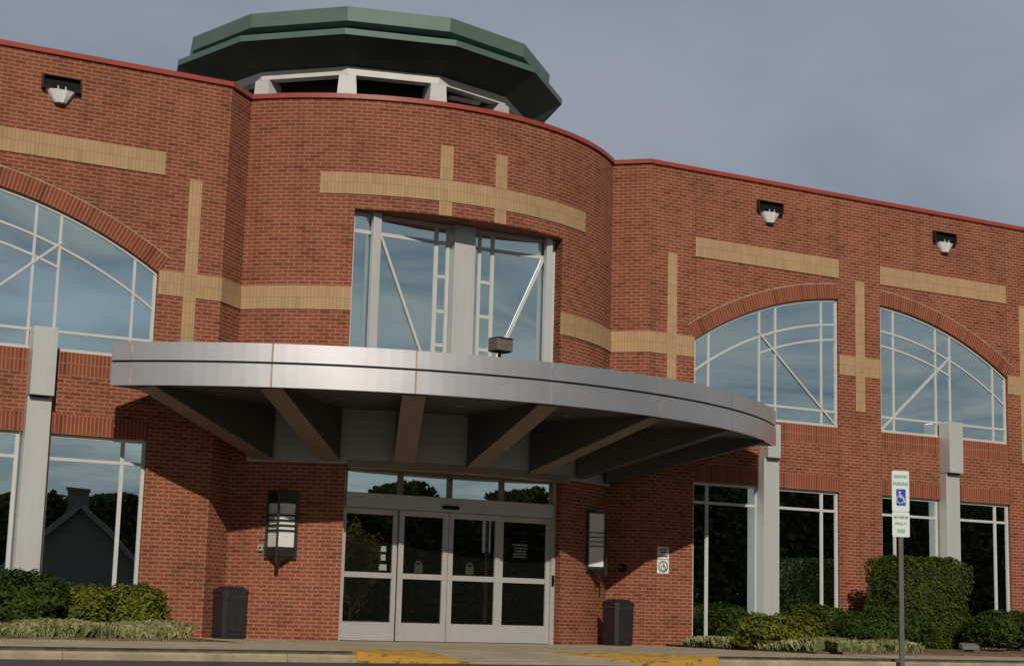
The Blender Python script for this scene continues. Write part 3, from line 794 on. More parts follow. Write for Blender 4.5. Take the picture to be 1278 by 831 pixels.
for t in (-39.6, -27.5, -14, 0, 14, 27.5, 39.6):
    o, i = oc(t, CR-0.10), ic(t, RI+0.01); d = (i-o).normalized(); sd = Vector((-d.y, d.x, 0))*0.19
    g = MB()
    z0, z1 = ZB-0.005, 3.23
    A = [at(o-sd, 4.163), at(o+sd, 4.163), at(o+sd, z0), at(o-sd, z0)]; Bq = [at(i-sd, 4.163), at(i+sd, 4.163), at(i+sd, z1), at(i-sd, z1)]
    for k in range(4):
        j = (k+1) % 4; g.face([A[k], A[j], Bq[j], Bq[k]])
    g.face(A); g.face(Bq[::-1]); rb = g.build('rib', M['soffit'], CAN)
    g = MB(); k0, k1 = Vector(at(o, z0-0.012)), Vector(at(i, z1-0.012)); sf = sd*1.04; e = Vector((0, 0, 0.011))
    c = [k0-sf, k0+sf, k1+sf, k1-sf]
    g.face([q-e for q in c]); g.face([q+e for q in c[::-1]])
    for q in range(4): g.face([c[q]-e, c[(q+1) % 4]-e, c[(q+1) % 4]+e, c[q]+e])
    g.build('flange', M['rib'] if t < 20 else M['soffit'], rb)   # right-hand flanges take the dark colour to stand in for shade
g = MB()
S = np.linspace(-43, 43, 61)
for t0, t1 in zip(S[:-1], S[1:]):
    a, b = ic(t0), ic(t1); c, e = ic(t0, DR-0.06), ic(t1, DR-0.06)
    g.face([at(a, 3.17), at(b, 3.17), at(b, 4.163), at(a, 4.163)]); g.face([at(c, 3.17), at(e, 3.17), at(b, 3.17), at(a, 3.17)])
g.build('ring_panel', M['ringpanel'], CAN)
g = MB()
for t0, t1 in zip(S[:-1], S[1:]):
    if abs(t0+t1)/2 > 24.5: continue
    a, b = ic(t0, RI+0.006), ic(t1, RI+0.006); c, e = ic(t0, DR-0.3), ic(t1, DR-0.3)
    g.face([at(a, 3.11), at(b, 3.11), at(b, 3.24), at(a, 3.24)]); g.face([at(c, 3.11), at(e, 3.11), at(b, 3.11), at(a, 3.11)])
    g.face([at(a, 3.24), at(b, 3.24), at(e, 3.24), at(c, 3.24)])
g.build('ring_trim', M['bronze_trim'], CAN)
for t in (-34, -21, -7, 7, 21):   # recessed downlights in the soffit, unlit
    v = oc(t, 8.9); g = MB(); g.tube(at(v, 4.150), at(v, 4.1645), 0.10, n=16); g.build('downlight', M['bronze_trim'], CAN)

# ------------------------------------------------------------------ entrance
YD = -0.46
BND = (DX0+0.07, -1.13, -0.10, 1.02, DX1-0.07)
g = MB()
bxx = lambda x0, x1, y0, y1, z0, z1: g.box(x0, x1, y0, y1, z0, z1)
bxx(DX0+0.003, DX0+0.085, YD-0.06, YD+0.1, 0.0, DZ-0.004); bxx(DX1-0.085, DX1-0.003, YD-0.06, YD+0.1, 0.0, DZ-0.004)
bxx(DX0+0.085, DX1-0.085, YD-0.10, YD+0.1, 2.42, 2.685)
EF = g.build('entrance_frame', M['door'], B, bevel=0.006)
g = MB()
for a, b in ((DX0+0.085, DX0+0.12), (DX1-0.12, DX1-0.085)): g.box(a, b, YD-0.055, YD+0.06, 2.686, DZ-0.004)
for x in BND[1:4]: g.box(x-0.04, x+0.04, YD-0.055, YD+0.06, 2.686, 3.09)
g.box(DX0+0.12, DX1-0.12, YD-0.05, YD+0.06, 3.09, DZ-0.004)
TW = g.build('transom_window', M['bronze_trim'], B)
g = MB(); g.face([(DX0+0.1, YD, 2.68), (DX1-0.1, YD, 2.68), (DX1-0.1, YD, 3.12), (DX0+0.1, YD, 3.12)]); g.build('glass', M['glass'], TW)
g = MB(); g.box(-0.28, 0.05, YD-0.16, YD-0.10, 2.47, 2.535); g.build('door_sensor', M['black'], EF, bevel=0.01)
g = MB(); g.box(DX1-0.08, DX1-0.03, YD-0.09, YD-0.06, 1.12, 1.32); g.build('push_button', M['black'], EF)
leaves = []
for k in range(4):
    x0, x1 = BND[k]+0.006, BND[k+1]-0.006
    y0 = YD-0.03 if k in (1, 2) else YD+0.02
    y1 = y0+0.05
    sw = 0.085 if k in (0, 3) else 0.10
    g = MB()
    g.box(x0, x0+sw, y0, y1, 0.012, 2.415); g.box(x1-sw, x1, y0, y1, 0.012, 2.415)
    g.box(x0+sw, x1-sw, y0+0.003, y1, 2.305, 2.415); g.box(x0+sw, x1-sw, y0+0.003, y1, 1.145, 1.245); g.box(x0+sw, x1-sw, y0+0.003, y1, 0.012, 0.345)
    lf = g.build('door_leaf', M['door'], B, bevel=0.004)
    g = MB(); g.face([(x0+0.03, y1-0.02, 0.3), (x1-0.03, y1-0.02, 0.3), (x1-0.03, y1-0.02, 2.35), (x0+0.03, y1-0.02, 2.35)]); g.build('glass', M['doorglass'], lf)
    leaves.append((lf, x0, x1, y1-0.024))
# decals on the glass
def disc(g, x, z, r, y, n=20): g.face([(x+r*math.cos(2*math.pi*i/n), y, z+r*math.sin(2*math.pi*i/n)) for i in range(n)])
lf, x0, x1, yy = leaves[0]
xd = -1.40
for z0, wd, hg in ((1.63, 0.055, 0.10), (1.47, 0.05, 0.11), (1.29, 0.08, 0.11)):
    g = MB(); g.face([(xd-wd, yy, z0), (xd+wd, yy, z0), (xd+wd*0.9, yy, z0+hg), (xd-wd*0.9, yy, z0+hg)]); g.build('decal', M['decal'], lf)
for k in (1, 2):
    lf, x0, x1, yy = leaves[k]; g = MB(); xd = (x0+x1)/2-0.08
    n = 14
    ro, ri = 0.075, 0.045
    for i in range(n):
        a, b = math.pi*i/n, math.pi*(i+1)/n
        g.face([(xd+ro*math.cos(a), yy, 1.42+ro*math.sin(a)), (xd+ro*math.cos(b), yy, 1.42+ro*math.sin(b)), (xd+ri*math.cos(b), yy, 1.42+ri*math.sin(b)), (xd+ri*math.cos(a), yy, 1.42+ri*math.sin(a))])
    g.face([(xd-0.085, yy, 1.27), (xd+0.085, yy, 1.27), (xd+0.085, yy, 1.42), (xd-0.085, yy, 1.42)])
    g.build('decal', M['decalgreen'], lf)
lf, x0, x1, yy = leaves[3]; g = MB(); xm = 1.50
for z, wd in ((1.86, 0.17), (1.80, 0.14), (1.745, 0.12), (1.69, 0.155), (1.635, 0.15)):   # unreadable lines of small print
    x = xm-wd
    while x < xm+wd-0.02:
        l = random.uniform(0.03, 0.09); g.face([(x, yy, z), (min(x+l, xm+wd), yy, z), (min(x+l, xm+wd), yy, z+0.028), (x, yy, z+0.028)]); x += l+0.016
g.build('decal', M['decal'], lf)

# ------------------------------------------------------------------ fittings on the facade
def high_light(x, label):
    t = thing('wall_light', label, 'wall light', (x, 0, 9.55), 0, 'recessed lights high on the wall')
    w_, h_ = 0.34, 0.125
    g = MB(); y0 = -0.10
    g.box(-w_, w_, y0, -0.002, h_-0.018, h_); g.box(-w_, w_, y0, -0.002, -h_, -h_+0.018)
    g.box(-w_, -w_+0.022, y0, -0.002, -h_+0.018, h_-0.018); g.box(w_-0.022, w_, y0, -0.002, -h_+0.018, h_-0.018)
    g.build('housing', M['bronze'], t)
    g = MB(); g.face([(-w_+0.02, -0.03, -h_+0.01), (w_-0.02, -0.03, -h_+0.01), (w_-0.02, -0.03, h_-0.01), (-w_+0.02, -0.03, h_-0.01)]); g.build('recess', M['black'], t)
    g = MB(); n = 10      # ribbed half-cone reflector hanging below
    top = []; bot = []
    for i in range(n+1):
        a = math.pi*i/n; k = 1.0 if i % 2 == 0 else 0.9
        top.append((-0.27*math.cos(a), -0.004-0.15*math.sin(a)*k, -h_-0.002)); bot.append((-0.11*math.cos(a), -0.004-0.12*math.sin(a)*k, -h_-0.225))
    for i in range(n): g.face([bot[i], bot[i+1], top[i+1], top[i]])
    g.face(bot[::-1]); g.build('reflector', M['opal'], t)
    for xx in (-0.07, 0.06):
        g = MB(); g.box(xx-0.012, xx+0.012, -0.125, -0.101, -h_-0.03, -h_+0.06); g.build('lamp_arm', M['column'], t)
high_light(-7.81, 'recessed wall light above the arched window left of the canopy')
high_light(7.81, 'recessed wall light above the arched window just right of the round bay')
high_light(12.95, 'recessed wall light above the farthest arched window on the right')

def sconce(x, label, zb=0.42, zt=1.20, th=0.03):
    nx = x/DR; an = math.asin(nx)
    t = thing('wall_lamp', label, 'wall lamp', (x, drum_y(x), 1.22), an, 'wall lamps either side of the doors')
    # local: -y is outwards
    g = MB(); g.box(-0.30, 0.30, -0.04, 0.0, 0.20, 1.42); g.build('back_plate', M['bronze'], t, bevel=0.006)
    def wedge(g, hw, dp_, z0, z1): g.prism([(-hw, -0.041), (-0.02, -dp_), (0.02, -dp_), (hw, -0.041)], z0, z1)
    g = MB(); wedge(g, 0.24, 0.25, zb, zt); g.build('diffuser', M['opal'], t)
    g = MB(); wedge(g, 0.27, 0.275, zt+0.005, 1.40); g.build('top_cap', M['bronze'], t)
    g = MB(); wedge(g, 0.27, 0.275, 0.26, zb-0.005); g.build('bottom_cap', M['bronze'], t)
    for z in (0.70, 0.79, 0.88, 0.97):
        g = MB(); wedge(g, 0.275, 0.287, z, z+th); g.build('louvre', M['bronze'], t)
    g = MB(); g.box(-0.018, 0.018, -0.325, -0.29, 0.12, 1.36); g.build('front_bar', M['bronze'], t)
    g = MB(); pts = [(-0.27, -0.04), (-0.02, -0.275), (0.02, -0.275), (0.27, -0.04)]
    for i in range(4):
        a, b = pts[i], pts[(i+1) % 4]; g.face([(a[0], a[1], 0.259), (b[0], b[1], 0.259), (0, -0.16, 0.12)])
    g.tube((0, -0.16, 0.0), (0, -0.16, 0.16), 0.012, 0.02, 8); g.build('finial', M['bronze'], t)
sconce(-3.30, 'dark bronze lamp with white diffuser on the wall above the bin left of the doors')
sconce(3.32, 'pale wall lamp with a long white face above the bin right of the doors', 0.31, 1.36, 0.014)

t = thing('junction_box', 'small beige box on the brick beside the left wall lamp', 'electrical box', (-3.60, drum_y(-3.60), 1.62), math.asin(-3.60/DR))
g = MB(); g.box(-0.05, 0.05, -0.05, 0.0, -0.06, 0.06); g.build('cover', M['decal'], t, bevel=0.008)
g = MB(); g.tube((0, -0.05, 0), (0, -0.06, 0), 0.018, n=10); g.build('button', M['black'], t)

rc = Vector((4.32, 0.32, 1.55)); ra = math.atan2(RYD, -(4.662-RX))
t = thing('security_camera', 'small black dome camera on the brick between right lamp and wall sign', 'camera', (4.33, 0.313, 1.52), R(-46.7))
g = MB(); g.tube((0, 0, 0.02), (0, -0.05, 0.02), 0.085, 0.08, 16); g.build('mount', M['black'], t)
g = MB(); n = 8
for i in range(n):
    for j in range(16):
        P = lambda a, b: (0.075*math.cos(a)*math.cos(b), -0.05-0.075*math.sin(a), 0.02+0.075*math.cos(a)*math.sin(b))
        a0_, a1_ = math.pi/2*i/n, math.pi/2*(i+1)/n; b0_, b1_ = 2*math.pi*j/16, 2*math.pi*(j+1)/16
        g.face([P(a0_, b0_), P(a1_, b0_), P(a1_, b1_), P(a0_, b1_)])
g.build('dome', M['black'], t, smooth=True)
g = MB(); g.tube((-0.02, -0.118, 0.04), (-0.02, -0.13, 0.04), 0.02, n=10); g.build('lens', M['decal'], t)

# wheelchair symbol drawn as flat thick strokes in the xz plane
def wheelchair(g, cx, cz, s, y):
    def stroke(pts, wd):
        for (a, b) in zip(pts[:-1], pts[1:]):
            d = Vector((b[0]-a[0], b[1]-a[1])); n_ = Vector((-d.y, d.x)).normalized()*wd/2; e = d.normalized()*wd*0.3
            q = [(a[0]-e.x+n_.x, a[1]-e.y+n_.y), (a[0]-e.x-n_.x, a[1]-e.y-n_.y), (b[0]+e.x-n_.x, b[1]+e.y-n_.y), (b[0]+e.x+n_.x, b[1]+e.y+n_.y)]
            g.face([(cx+p[0]*s, y, cz+p[1]*s) for p in q])
    disc(g, cx-0.08*s, cz+0.40*s, 0.085*s, y)
    stroke([(-0.08, 0.27), (-0.05, 0.0), (0.20, 0.0), (0.32, -0.36), (0.42, -0.32)], 0.10)
    stroke([(-0.06, 0.14), (0.14, 0.14)], 0.08)
    w_ = [(0.0+0.30*math.cos(a)-0.04, -0.16+0.30*math.sin(a)) for a in np.linspace(R(120), R(345), 16)]
    stroke(w_, 0.075)
t = thing('wall_sign', 'two stacked white accessibility signs on the brick left of the tall window', 'sign', (5.10, 0, 1.73))
for z0, z1, kind in ((0.02, 0.27, 'a'), (-0.27, 0.01, 'b')):
    g = MB(); g.box(-0.145, 0.145, -0.012, -0.001, z0, z1); pl = g.build('sign_plate', M['decal'] if False else M['opal'], t)
    g = MB()
    if kind == 'a':
        for zz_, wd in ((0.205, 0.10), (0.155, 0.08), (0.07, 0.11)): g.face([(-wd, -0.014, zz_), (wd, -0.014, zz_), (wd, -0.014, zz_+0.026), (-wd, -0.014, zz_+0.026)])
        g.build('print', M['signblack'], pl)
    else:
        n = 24
        for i in range(n):
            a, b = 2*math.pi*i/n, 2*math.pi*(i+1)/n
            g.face([(0.115*math.cos(a), -0.014, -0.13+0.115*math.sin(a)), (0.115*math.cos(b), -0.014, -0.13+0.115*math.sin(b)), (0.095*math.cos(b), -0.014, -0.13+0.095*math.sin(b)), (0.095*math.cos(a), -0.014, -0.13+0.095*math.sin(a))])
        wheelchair(g, 0.01, -0.13, 0.17, -0.015); g.build('wheelchair_symbol', M['signblack'], pl)

# floodlight standing on the canopy
v = oc(-4.9, CR-0.30)
t = thing('floodlight', 'small brown floodlight standing on the canopy edge in front of the bay window', 'floodlight', (v.x-0.02, v.y, ZT-0.02), R(12))
g = MB(); g.tube((0, 0, 0), (0, 0, 0.16), 0.03, n=8); g.box(-0.07, 0.07, -0.07, 0.07, 0, 0.02); g.build('stem', M['bronze'], t)
g = MB(); g.prism_xz([(-0.17, 0.16), (0.17, 0.16), (0.17, 0.38), (-0.17, 0.38)], -0.16, 0.12)
o = g.build('housing', mat('brown_floodlight', (0.135, 0.118, 0.10), 0.5, 0.1), t, bevel=0.02)
g = MB(); g.box(-0.15, 0.15, -0.14, 0.10, 0.150, 0.159); g.build('lens', M['black'], t)
g = MB(); g.box(-0.175, 0.175, -0.18, 0.12, 0.381, 0.39); g.build('visor', M['bronze'], t)

# litter bins
def bin_(x, y, label):
    t = thing('litter_bin', label, 'litter bin', (x, y, 0.004), R(8), 'litter bins either side of the entrance')
    t.scale = (0.80, 0.80, 1.0)
    def oct_(h, c): return [(-h+c, -h), (h-c, -h), (h, -h+c), (h, h-c), (h-c, h), (-h+c, h), (-h, h-c), (-h, -h+c)]
    g = MB(); g.prism(oct_(0.285, 0.07), 0, 0.05); g.build('base', M['bin'], t, bevel=0.008)
    g = MB()
    for i, (h0, h1, z0, z1) in enumerate(((0.295, 0.305, 0.05, 0.74),)):
        A, Bq = oct_(h0, 0.07), oct_(h1, 0.07)
        for k in range(8):
            j = (k+1) % 8; g.face([(*A[k], z0), (*A[j], z0), (*Bq[j], z1), (*Bq[k], z1)])
    for f in (-1, 1):      # shallow raised panels on each face
        for q in (-0.10, 0.10):
            a, b = sorted((f*0.300, f*0.312)); g.box(q-0.085, q+0.085, a, b, 0.12, 0.68); g.box(a, b, q-0.085, q+0.085, 0.12, 0.68)
    g.build('body', M['bin'], t)
    g = MB(); g.prism(oct_(0.318, 0.08), 0.745, 0.83)
    A, Bq = oct_(0.318, 0.08), oct_(0.22, 0.06)
    for k in range(8):
        j = (k+1) % 8; g.face([(*A[k], 0.83), (*A[j], 0.83), (*Bq[j], 0.895), (*Bq[k], 0.895)])
    g.face([(*p, 0.895) for p in Bq]); g.build('lid', M['bin'], t, bevel=0.008)
    g = MB(); g.tube((0, 0, 0.896), (0, 0, 0.902), 0.13, n=18); g.build('opening', M['black'], t)
bin_(-4.27, -0.30, 'charcoal litter bin against the brick in the left corner of the entrance')
bin_(3.74, -0.45, 'charcoal litter bin under the wall lamp right of the doors')

# text
def text(body, size, m, parent, loc, sx=1.0, name='lettering'):
    cu_ = bpy.data.curves.new(name, 'FONT'); cu_.body = body; cu_.size = size; cu_.align_x = 'CENTER'; cu_.align_y = 'CENTER'; cu_.extrude = 0.001; cu_.offset = size*0.018
    tmp = bpy.data.objects.new('tmp', cu_); C.objects.link(tmp)
    bpy.context.view_layer.update()
    me = bpy.data.meshes.new_from_object(tmp.evaluated_get(bpy.context.evaluated_depsgraph_get()))
    bpy.data.objects.remove(tmp); bpy.data.curves.remove(cu_)
    me.materials.clear(); me.materials.append(m); me.name = name
    o = bpy.data.objects.new(name, me); C.objects.link(o); o.parent = parent
    o.location = loc; o.rotation_euler = (R(90), 0, 0); o.scale = (sx, 1, 1)
    return o
t = thing('parking_sign', 'reserved parking sign with blue wheelchair square on a grey post by the kerb', 'street sign', (4.60, -7.68, -0.15), R(-22))
g = MB(); g.box(-0.038, 0.038, 0.0, 0.012, 0.0, 3.12); g.box(-0.038, -0.028, 0.012, 0.045, 0, 3.12); g.box(0.028, 0.038, 0.012, 0.045, 0, 3.12)
g.build('post', M['pole'], t)
def rrect(x0, x1, z0, z1, r, n=5):
    p = []
    for cx_, cz_, a0_ in ((x1-r, z1-r, 0), (x0+r, z1-r, 90), (x0+r, z0+r, 180), (x1-r, z0+r, 270)):
        for i in range(n+1): a = R(a0_+90*i/n); p.append((cx_+r*math.cos(a), cz_+r*math.sin(a)))
    return p[::-1][::-1]
SW = 0.148
g = MB(); g.prism_xz(rrect(-SW, SW, 2.545, 3.22, 0.03), -0.006, -0.001); pl = g.build('sign_plate', M['signwhite'], t)
text('RESERVED', 0.066, M['signgreen'], pl, (0, -0.008, 3.12), 0.78); text('PARKING', 0.082, M['signgreen'], pl, (0, -0.008, 3.00), 0.78)
g = MB(); g.prism_xz(rrect(-0.075, 0.085, 2.645, 2.915, 0.012), -0.009, -0.007); sy = g.build('symbol_panel', M['signblue'], pl)
g = MB(); wheelchair(g, 0.0, 2.78, 0.21, -0.0105); g.build('wheelchair_symbol', M['opal'], pl)
g = MB(); g.prism_xz(rrect(-SW, SW, 2.13, 2.54, 0.025), -0.006, -0.001); pl = g.build('penalty_plate', M['signwhite'], t)
text('MAXIMUM', 0.066, M['signgreen'], pl, (0, -0.008, 2.45), 0.80); text('PENALTY', 0.062, M['signgreen'], pl, (0, -0.008, 2.345), 0.78); text('$250', 0.085, M['signgreen'], pl, (0.0, -0.008, 2.225), 0.8)

# ground floodlight in the bed
t = thing('landscape_light', 'small grey landscape floodlight on the mulch in front of the clipped hedge', 'landscape light', (9.50, -4.15, 0.06), R(-15)); t.scale = (0.72, 0.72, 0.72)
g = MB(); g.box(-0.10, 0.10, -0.05, 0.10, 0, 0.07); g.build('base', M['bronze'], t)
g = MB(); 
pr = [(-0.12, 0.07), (0.12, 0.11), (0.10, 0.25), (-0.10, 0.19)]   # y,z profile
for x in (-0.25, 0.25): g.face([(x, p[0], p[1]) for p in (pr if x < 0 else pr[::-1])])
for k in range(4):
    a, b = pr[k], pr[(k+1) % 4]; g.face([(-0.25, a[0], a[1]), (0.25, a[0], a[1]), (0.25, b[0], b[1]), (-0.25, b[0], b[1])])
g.build('housing', mat('grey_light_housing', (0.12, 0.115, 0.11), 0.5, 0.2), t, bevel=0.01)

# ------------------------------------------------------------------ plants
def quads(name, P, Nn, size, m, parent=None, aspect=1.7):
    """leaf quads (one per point), tilted about the given normals"""
    n = len(P)
    rnd = rng.normal(size=(n, 3)); nn = Nn+rnd*0.55; nn /= np.linalg.norm(nn, axis=1)[:, None]
    t = np.cross(nn, rng.normal(size=(n, 3))); t /= np.linalg.norm(t, axis=1)[:, None]
    b = np.cross(nn, t)
    s = size*(0.65+0.7*rng.random(n))[:, None]
    L, Wd = t*s*aspect/2, b*s/2
    V = np.stack([P-L, P-L*0.1+Wd, P+L, P-L*0.1-Wd], 1).reshape(-1, 3)
    me = bpy.data.meshes.new(name)
    me.vertices.add(4*n); me.vertices.foreach_set('co', V.astype(np.float32).ravel())
    me.loops.add(4*n); me.loops.foreach_set('vertex_index', np.arange(4*n, dtype=np.int32))
    me.polygons.add(n); me.polygons.foreach_set('loop_start', np.arange(0, 4*n, 4, dtype=np.int32)); me.polygons.foreach_set('loop_total', np.full(n, 4, dtype=np.int32))
    me.materials.append(m); me.update(); me.validate()
    o = bpy.data.objects.new(name, me); C.objects.link(o)
    if parent: o.parent = parent
    return o
def lump(d, seed, k=3.0, amp=0.12):
    """smooth pseudo-noise on directions or positions"""
    r = np.random.default_rng(seed); s = np.zeros(len(d))
    for i in range(7):
        w_ = r.normal(size=3)*k*(1+0.5*i); s += np.sin(d@w_+r.random()*6.28)/(1+0.45*i)
    return s*amp/2.0
def shrub(name, label, cat, loc, rad, m, n, leaf, seed, power=2.4, amp=0.12, holes=0.0, rz=0, group=None, lift=0.0, core=0.84):
    """superellipsoid shrub: leaves through a shell of its volume, twigs inside"""
    t = thing(name, label, cat, loc, rz, group)
    ax, ay, az = rad
    d = rng.normal(size=(n*2, 3)); d /= np.linalg.norm(d, axis=1)[:, None]
    d[:, 2] = np.where(d[:, 2] < -0.75, -d[:, 2], d[:, 2])
    k = (np.abs(d)**power).sum(1)**(-1/power)
    lum = lump(d*k[:, None], seed, 2.6, amp)
    fine = lump(d*k[:, None], seed+5, 9.0, amp*0.55)
    rr = k*(1+lum+fine)*(1-0.22*rng.random(n*2)**1.6)
    keep = rng.random(n*2) > holes*np.clip(0.5-fine/amp*2.2, 0, 1)
    P = d*rr[:, None]
    sg = np.sign(d)*np.abs(d*k[:, None])**(power-1); Nn = sg/np.array([ax, ay, az]); Nn /= np.linalg.norm(Nn, axis=1)[:, None]
    P = P*np.array([ax, ay, az])+np.array([0, 0, az*0.94+lift])
    ok = keep & (P[:, 2] > 0.01)
    P, Nn = P[ok][:n], Nn[ok][:n]
    Nn = Nn*0.8+np.array([0, 0, 0.35])
    quads('foliage', P, Nn, leaf, m, t)
    g = MB(); nu, nv = 22, 12       # dense twiggy core
    def Q(i, j):
        a = 2*math.pi*i/nu; b = -math.pi/2*0.9+math.pi*0.95*j/nv
        q = np.array([math.cos(a)*math.cos(b), math.sin(a)*math.cos(b), math.sin(b)]); kk = (np.abs(q)**power).sum()**(-1/power)
        f = core+lump((q*kk)[None], seed, 2.6, amp)[0]
        z = max(q[2]*kk*az*f+az*0.94+lift, 0.0)
        return (q[0]*kk*ax*f, q[1]*kk*ay*f, z)
    for i in range(nu):
        for j in range(nv): g.face([Q(i, j), Q((i+1) % nu, j), Q((i+1) % nu, j+1), Q(i, j+1)])
    g.build('twigs', M['twig'], t, smooth=True)
    return t
shrub('shrub', 'large rounded dark green shrub at the left edge beside the column', 'shrub', (-8.35, -1.7, 0.02), (0.78, 0.7, 0.50), M['leafdark'], 10400, 0.042, 11, 2.3, 0.16)
shrub('shrub', 'light green leafy shrub between the dark round one and its taller neighbour', 'shrub', (-7.12, -1.35, 0.02), (0.44, 0.5, 0.39), M['leafyel'], 5200, 0.041, 21, 3.0, 0.15)
shrub('shrub', 'yellow-green boxy shrub nearest the brick corner left of the entrance', 'shrub', (-6.36, -1.35, 0.02), (0.52, 0.5, 0.41), M['leafyel'], 6000, 0.041, 23, 3.4, 0.14)
shrub('shrub', 'small dark shrub tucked under the tall window beside the doors', 'shrub', (6.10, -1.05, 0.02), (0.40, 0.40, 0.42), M['leafdark'], 4000, 0.037, 31, 2.3, 0.14)
shrub('shrub', 'bright yellow-green loose shrub in front of the metal column', 'shrub', (5.95, -2.7, 0.03), (0.84, 0.55, 0.33), M['leafyel'], 7200, 0.044, 41, 2.2, 0.2)
shrub('shrub', 'mid-green mounded shrub behind the yellow-green one, against the window', 'shrub', (7.78, -1.65, 0.02), (0.88, 0.6, 0.43), M['leafmid'], 9200, 0.039, 51, 2.2, 0.14)
shrub('shrub', 'rounded dark green shrub at the front, left of the sign post', 'shrub', (7.86, -3.55, 0.03), (1.02, 0.75, 0.41), M['leafdark'], 11200, 0.037, 61, 2.3, 0.14)
shrub('shrub', 'rounded shrub at the right edge beside the clipped hedge', 'shrub', (11.75, -2.9, 0.03), (1.02, 0.75, 0.44), M['leafdark'], 11200, 0.037, 71, 2.3, 0.14)
shrub('hedge', 'tall box-clipped green hedge against the wall, behind the parking sign', 'hedge', (10.62, -1.50, 0.02), (0.98, 0.68, 0.99), M['leafmid'], 38000, 0.036, 81, 9.0, 0.05, 0.35, core=0.92)

def liriope(name, x0, x1, y0, y1, n, hgt):
    """tufts of narrow arching blades"""
    nt_ = int(n/14); tx = x0+(x1-x0)*rng.random(nt_); ty = y0+(y1-y0)*rng.random(nt_)
    V = []; 
    for k in range(nt_):
        m_ = 14; hs = hgt*(0.40+0.75*rng.random())*(0.85+0.25*math.sin(tx[k]*3.1+ty[k]*2.0))
        a = rng.random(m_)*6.283; ln = hs*(0.7+0.6*rng.random(m_)); sp = (0.1+0.9*rng.random(m_))*hs*0.8
        bx_ = tx[k]+rng.normal(size=m_)*0.05; by_ = ty[k]+rng.normal(size=m_)*0.05; w_ = 0.0035+0.003*rng.random(m_)
        cx_, cy_ = np.cos(a), np.sin(a)
        for i in range(m_):
            px, py = -cy_[i]*w_[i], cx_[i]*w_[i]
            mxp = (bx_[i]+cx_[i]*sp[i]*0.45, by_[i]+cy_[i]*sp[i]*0.45, 0.03+ln[i]*0.85)
            tip = (bx_[i]+cx_[i]*sp[i], by_[i]+cy_[i]*sp[i], 0.03+ln[i]*0.85-0.25*sp[i]+0.12*ln[i])
            V += [(bx_[i]-px, by_[i]-py, 0.02), (bx_[i]+px, by_[i]+py, 0.02), (mxp[0]+px, mxp[1]+py, mxp[2]), tip, (mxp[0]-px, mxp[1]-py, mxp[2])]
    nb = len(V)//5
    me = bpy.data.meshes.new(name); me.from_pydata(V, [], [tuple(range(5*i, 5*i+5)) for i in range(nb)]); me.materials.append(M['blade']); me.update()
    o = bpy.data.objects.new(name, me); C.objects.link(o)
    return o
tag(liriope('ground_cover', -9.2, -5.95, -3.1, -1.9, 52000, 0.21), 'pale grassy ground cover along the bed left of the entrance', 'ground cover', None, 'stuff')
tag(liriope('ground_cover', 5.35, 7.9, -4.45, -3.2, 44000, 0.19), 'variegated grassy ground cover in front of the shrubs on the right', 'ground cover', None, 'stuff')
tag(liriope('ground_cover', 5.35, 5.9, -3.2, -0.4, 9000, 0.16), 'low grassy ground cover at the foot of the tall window beside the doors', 'ground cover', None, 'stuff')

# ------------------------------------------------------------------ what stands across the car park (seen mirrored in the glass)
def leafmass(x0, x1, y0, y1, hfun, n, size, seed, base=0.0):
    r = np.random.default_rng(seed)
    x = x0+(x1-x0)*r.random(n); y = y0+(y1-y0)*r.random(n); top = hfun(x, y)
    z = base+top*(1-r.random(n)**1.35*0.98)
    z += 0.5*np.sin(x*1.3+z*0.9)*0.6
    return np.stack([x, y, np.maximum(z, -0.1)], 1)
def h_left(x, y): return 7.4+0.2*np.sin(x*0.42)+0.15*np.sin(x*1.13+1)+0.12*np.sin(x*2.7)
def h_mid(x, y): return 7.2+0.9*np.sin(x*0.75+0.5)+0.7*np.abs(np.sin(x*0.43+2))+0.35*np.sin(x*1.9)
def h_right(x, y): return 10.6+0.9*np.sin(x*0.25)+0.5*np.sin(x*0.8+1)
P = np.concatenate([leafmass(-40, 28, -88, -78, h_left, 110000, 0.5, 3, -0.1), leafmass(26, 48, -80, -72, h_mid, 34000, 0.5, 4, -0.1), leafmass(46, 130, -72, -58, h_right, 90000, 0.5, 5, -0.1)])
Nn = np.tile(np.array([[0, 0.6, 0.5]]), (len(P), 1))
PB = np.concatenate([leafmass(-40, 28, -88, -84, lambda x, y: h_left(x, y)-0.9, 3500, 0.5, 13, -0.1), leafmass(26, 48, -80, -77, lambda x, y: h_mid(x, y)-1.6, 1500, 0.5, 14, -0.1), leafmass(46, 130, -72, -67, lambda x, y: h_right(x, y)-0.9, 5000, 0.5, 15, -0.1)])
ub = quads('treeline_filler', PB, np.tile(np.array([[0, 0.9, 0.2]]), (len(PB), 1)), 1.5, M['treeleaf'], None, 1.2)  # added quads that stop sky showing through gaps in the wood
tag(ub, 'large leaf quads added inside the wood to block the sky behind', 'trees', None, 'stuff')
o = quads('treeline', P, Nn, 0.40, M['treeleaf'], None, 1.3)
tag(o, 'dark wood of leafy trees beyond the car park opposite the building', 'trees', None, 'stuff')
hs = thing('house', 'grey gabled house with a brick chimney across the car park', 'house', (8.75, -60, -0.13), R(17))
g = MB(); hw, el, pk, ln = 3.6, 2.35, 5.75, 11.0
g.face([(hw, 0, 0), (-hw, 0, 0), (-hw, 0, el), (0, 0, pk), (hw, 0, el)]); g.face([(-hw, -ln, 0), (hw, -ln, 0), (hw, -ln, el), (0, -ln, pk), (-hw, -ln, el)])
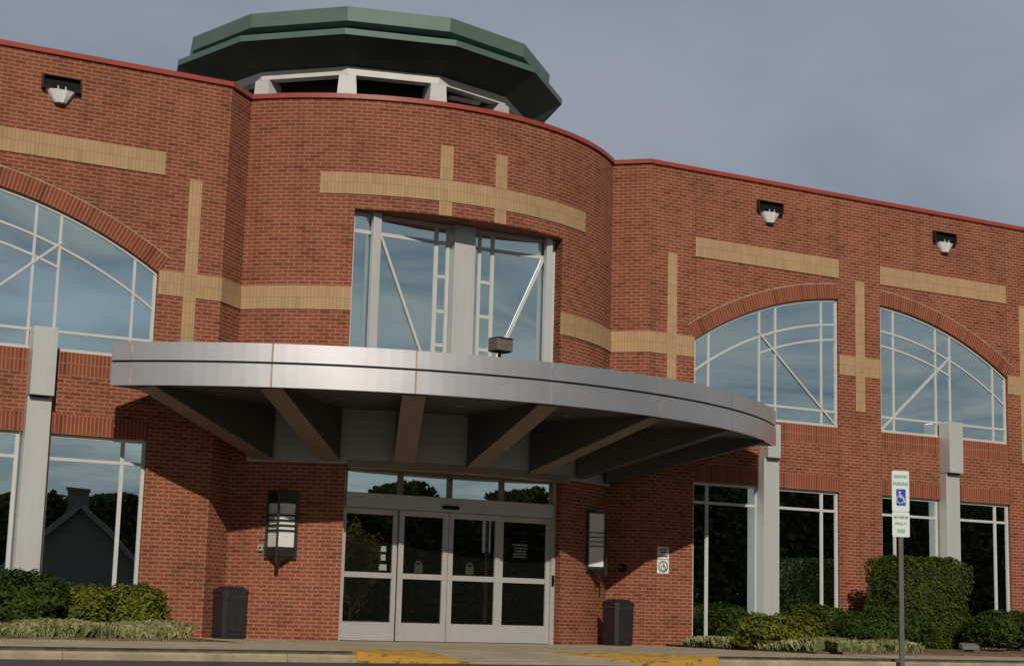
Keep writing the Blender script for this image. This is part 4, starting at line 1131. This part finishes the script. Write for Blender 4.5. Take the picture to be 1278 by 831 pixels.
g.face([(-hw, 0, 0), (-hw, -ln, 0), (-hw, -ln, el), (-hw, 0, el)]); g.face([(hw, -ln, 0), (hw, 0, 0), (hw, 0, el), (hw, -ln, el)])
g.build('wall', M['houseside'], hs)
g = MB()
for s in (-1, 1):
    a = Vector((s*(hw+0.45), 0, el-0.42)); b = Vector((0, 0, pk+0.02)); th = Vector((0, 0, 0.16))
    for y0, y1 in ((0.4, -ln-0.4),):
        P0, P1, P2, P3 = [Vector((q.x, yy_, q.z)) for q, yy_ in ((a, y0), (b, y0), (b, y1), (a, y1))]
        g.face([P0+th, P1+th, P2+th, P3+th]); g.face([P0, P1, P2, P3]); g.face([P0, P1, P1+th, P0+th]); g.face([P0, P3, P3+th, P0+th])
rf = g.build('roof', M['houseroof'], hs)
g = MB(); g.box(-0.75, 0.35, -1.4, -0.6, 4.6, 6.55); g.box(-0.82, 0.42, -1.47, -0.53, 6.55, 6.68); g.build('chimney', M['houseside'], rf)
for s in (-1, 1):
    g = MB(); g.bar((s*(hw+0.45), 0.42, el-0.36), (0, 0.42, pk+0.08), 0.05, 0.28); g.build('verge_board', M['housetrim'], hs)

# a small tree on the far lawn
t = thing('tree', 'small olive-green tree on its own across the car park', 'tree', (11.2, -30.5, -0.14))
g = MB(); g.tube((0, 0, 0), (0.03, 0.02, 1.3), 0.075, 0.05, 9); tk = g.build('trunk', M['bark'], t)
for a_ in (0.4, 2.3, 4.1):
    g = MB(); g.tube((0.03, 0.02, 1.2), (0.35*math.cos(a_), 0.35*math.sin(a_), 2.2), 0.035, 0.015, 6); g.build('limb', M['bark'], tk)
n_ = 7000
d = rng.normal(size=(n_, 3)); d /= np.linalg.norm(d, axis=1)[:, None]
rr = (rng.random(n_)**0.45)*(1+lump(d, 91, 2.8, 0.45))
P = d*rr[:, None]*np.array([0.85, 0.8, 1.75])+np.array([0, 0, 2.45])
quads('crown', P, d*0.6+np.array([0, 0, 0.4]), 0.075, leaf_mat('leaf_olive', (0.06, 0.062, 0.010), (0.22, 0.195, 0.033), trans=0.5), t)
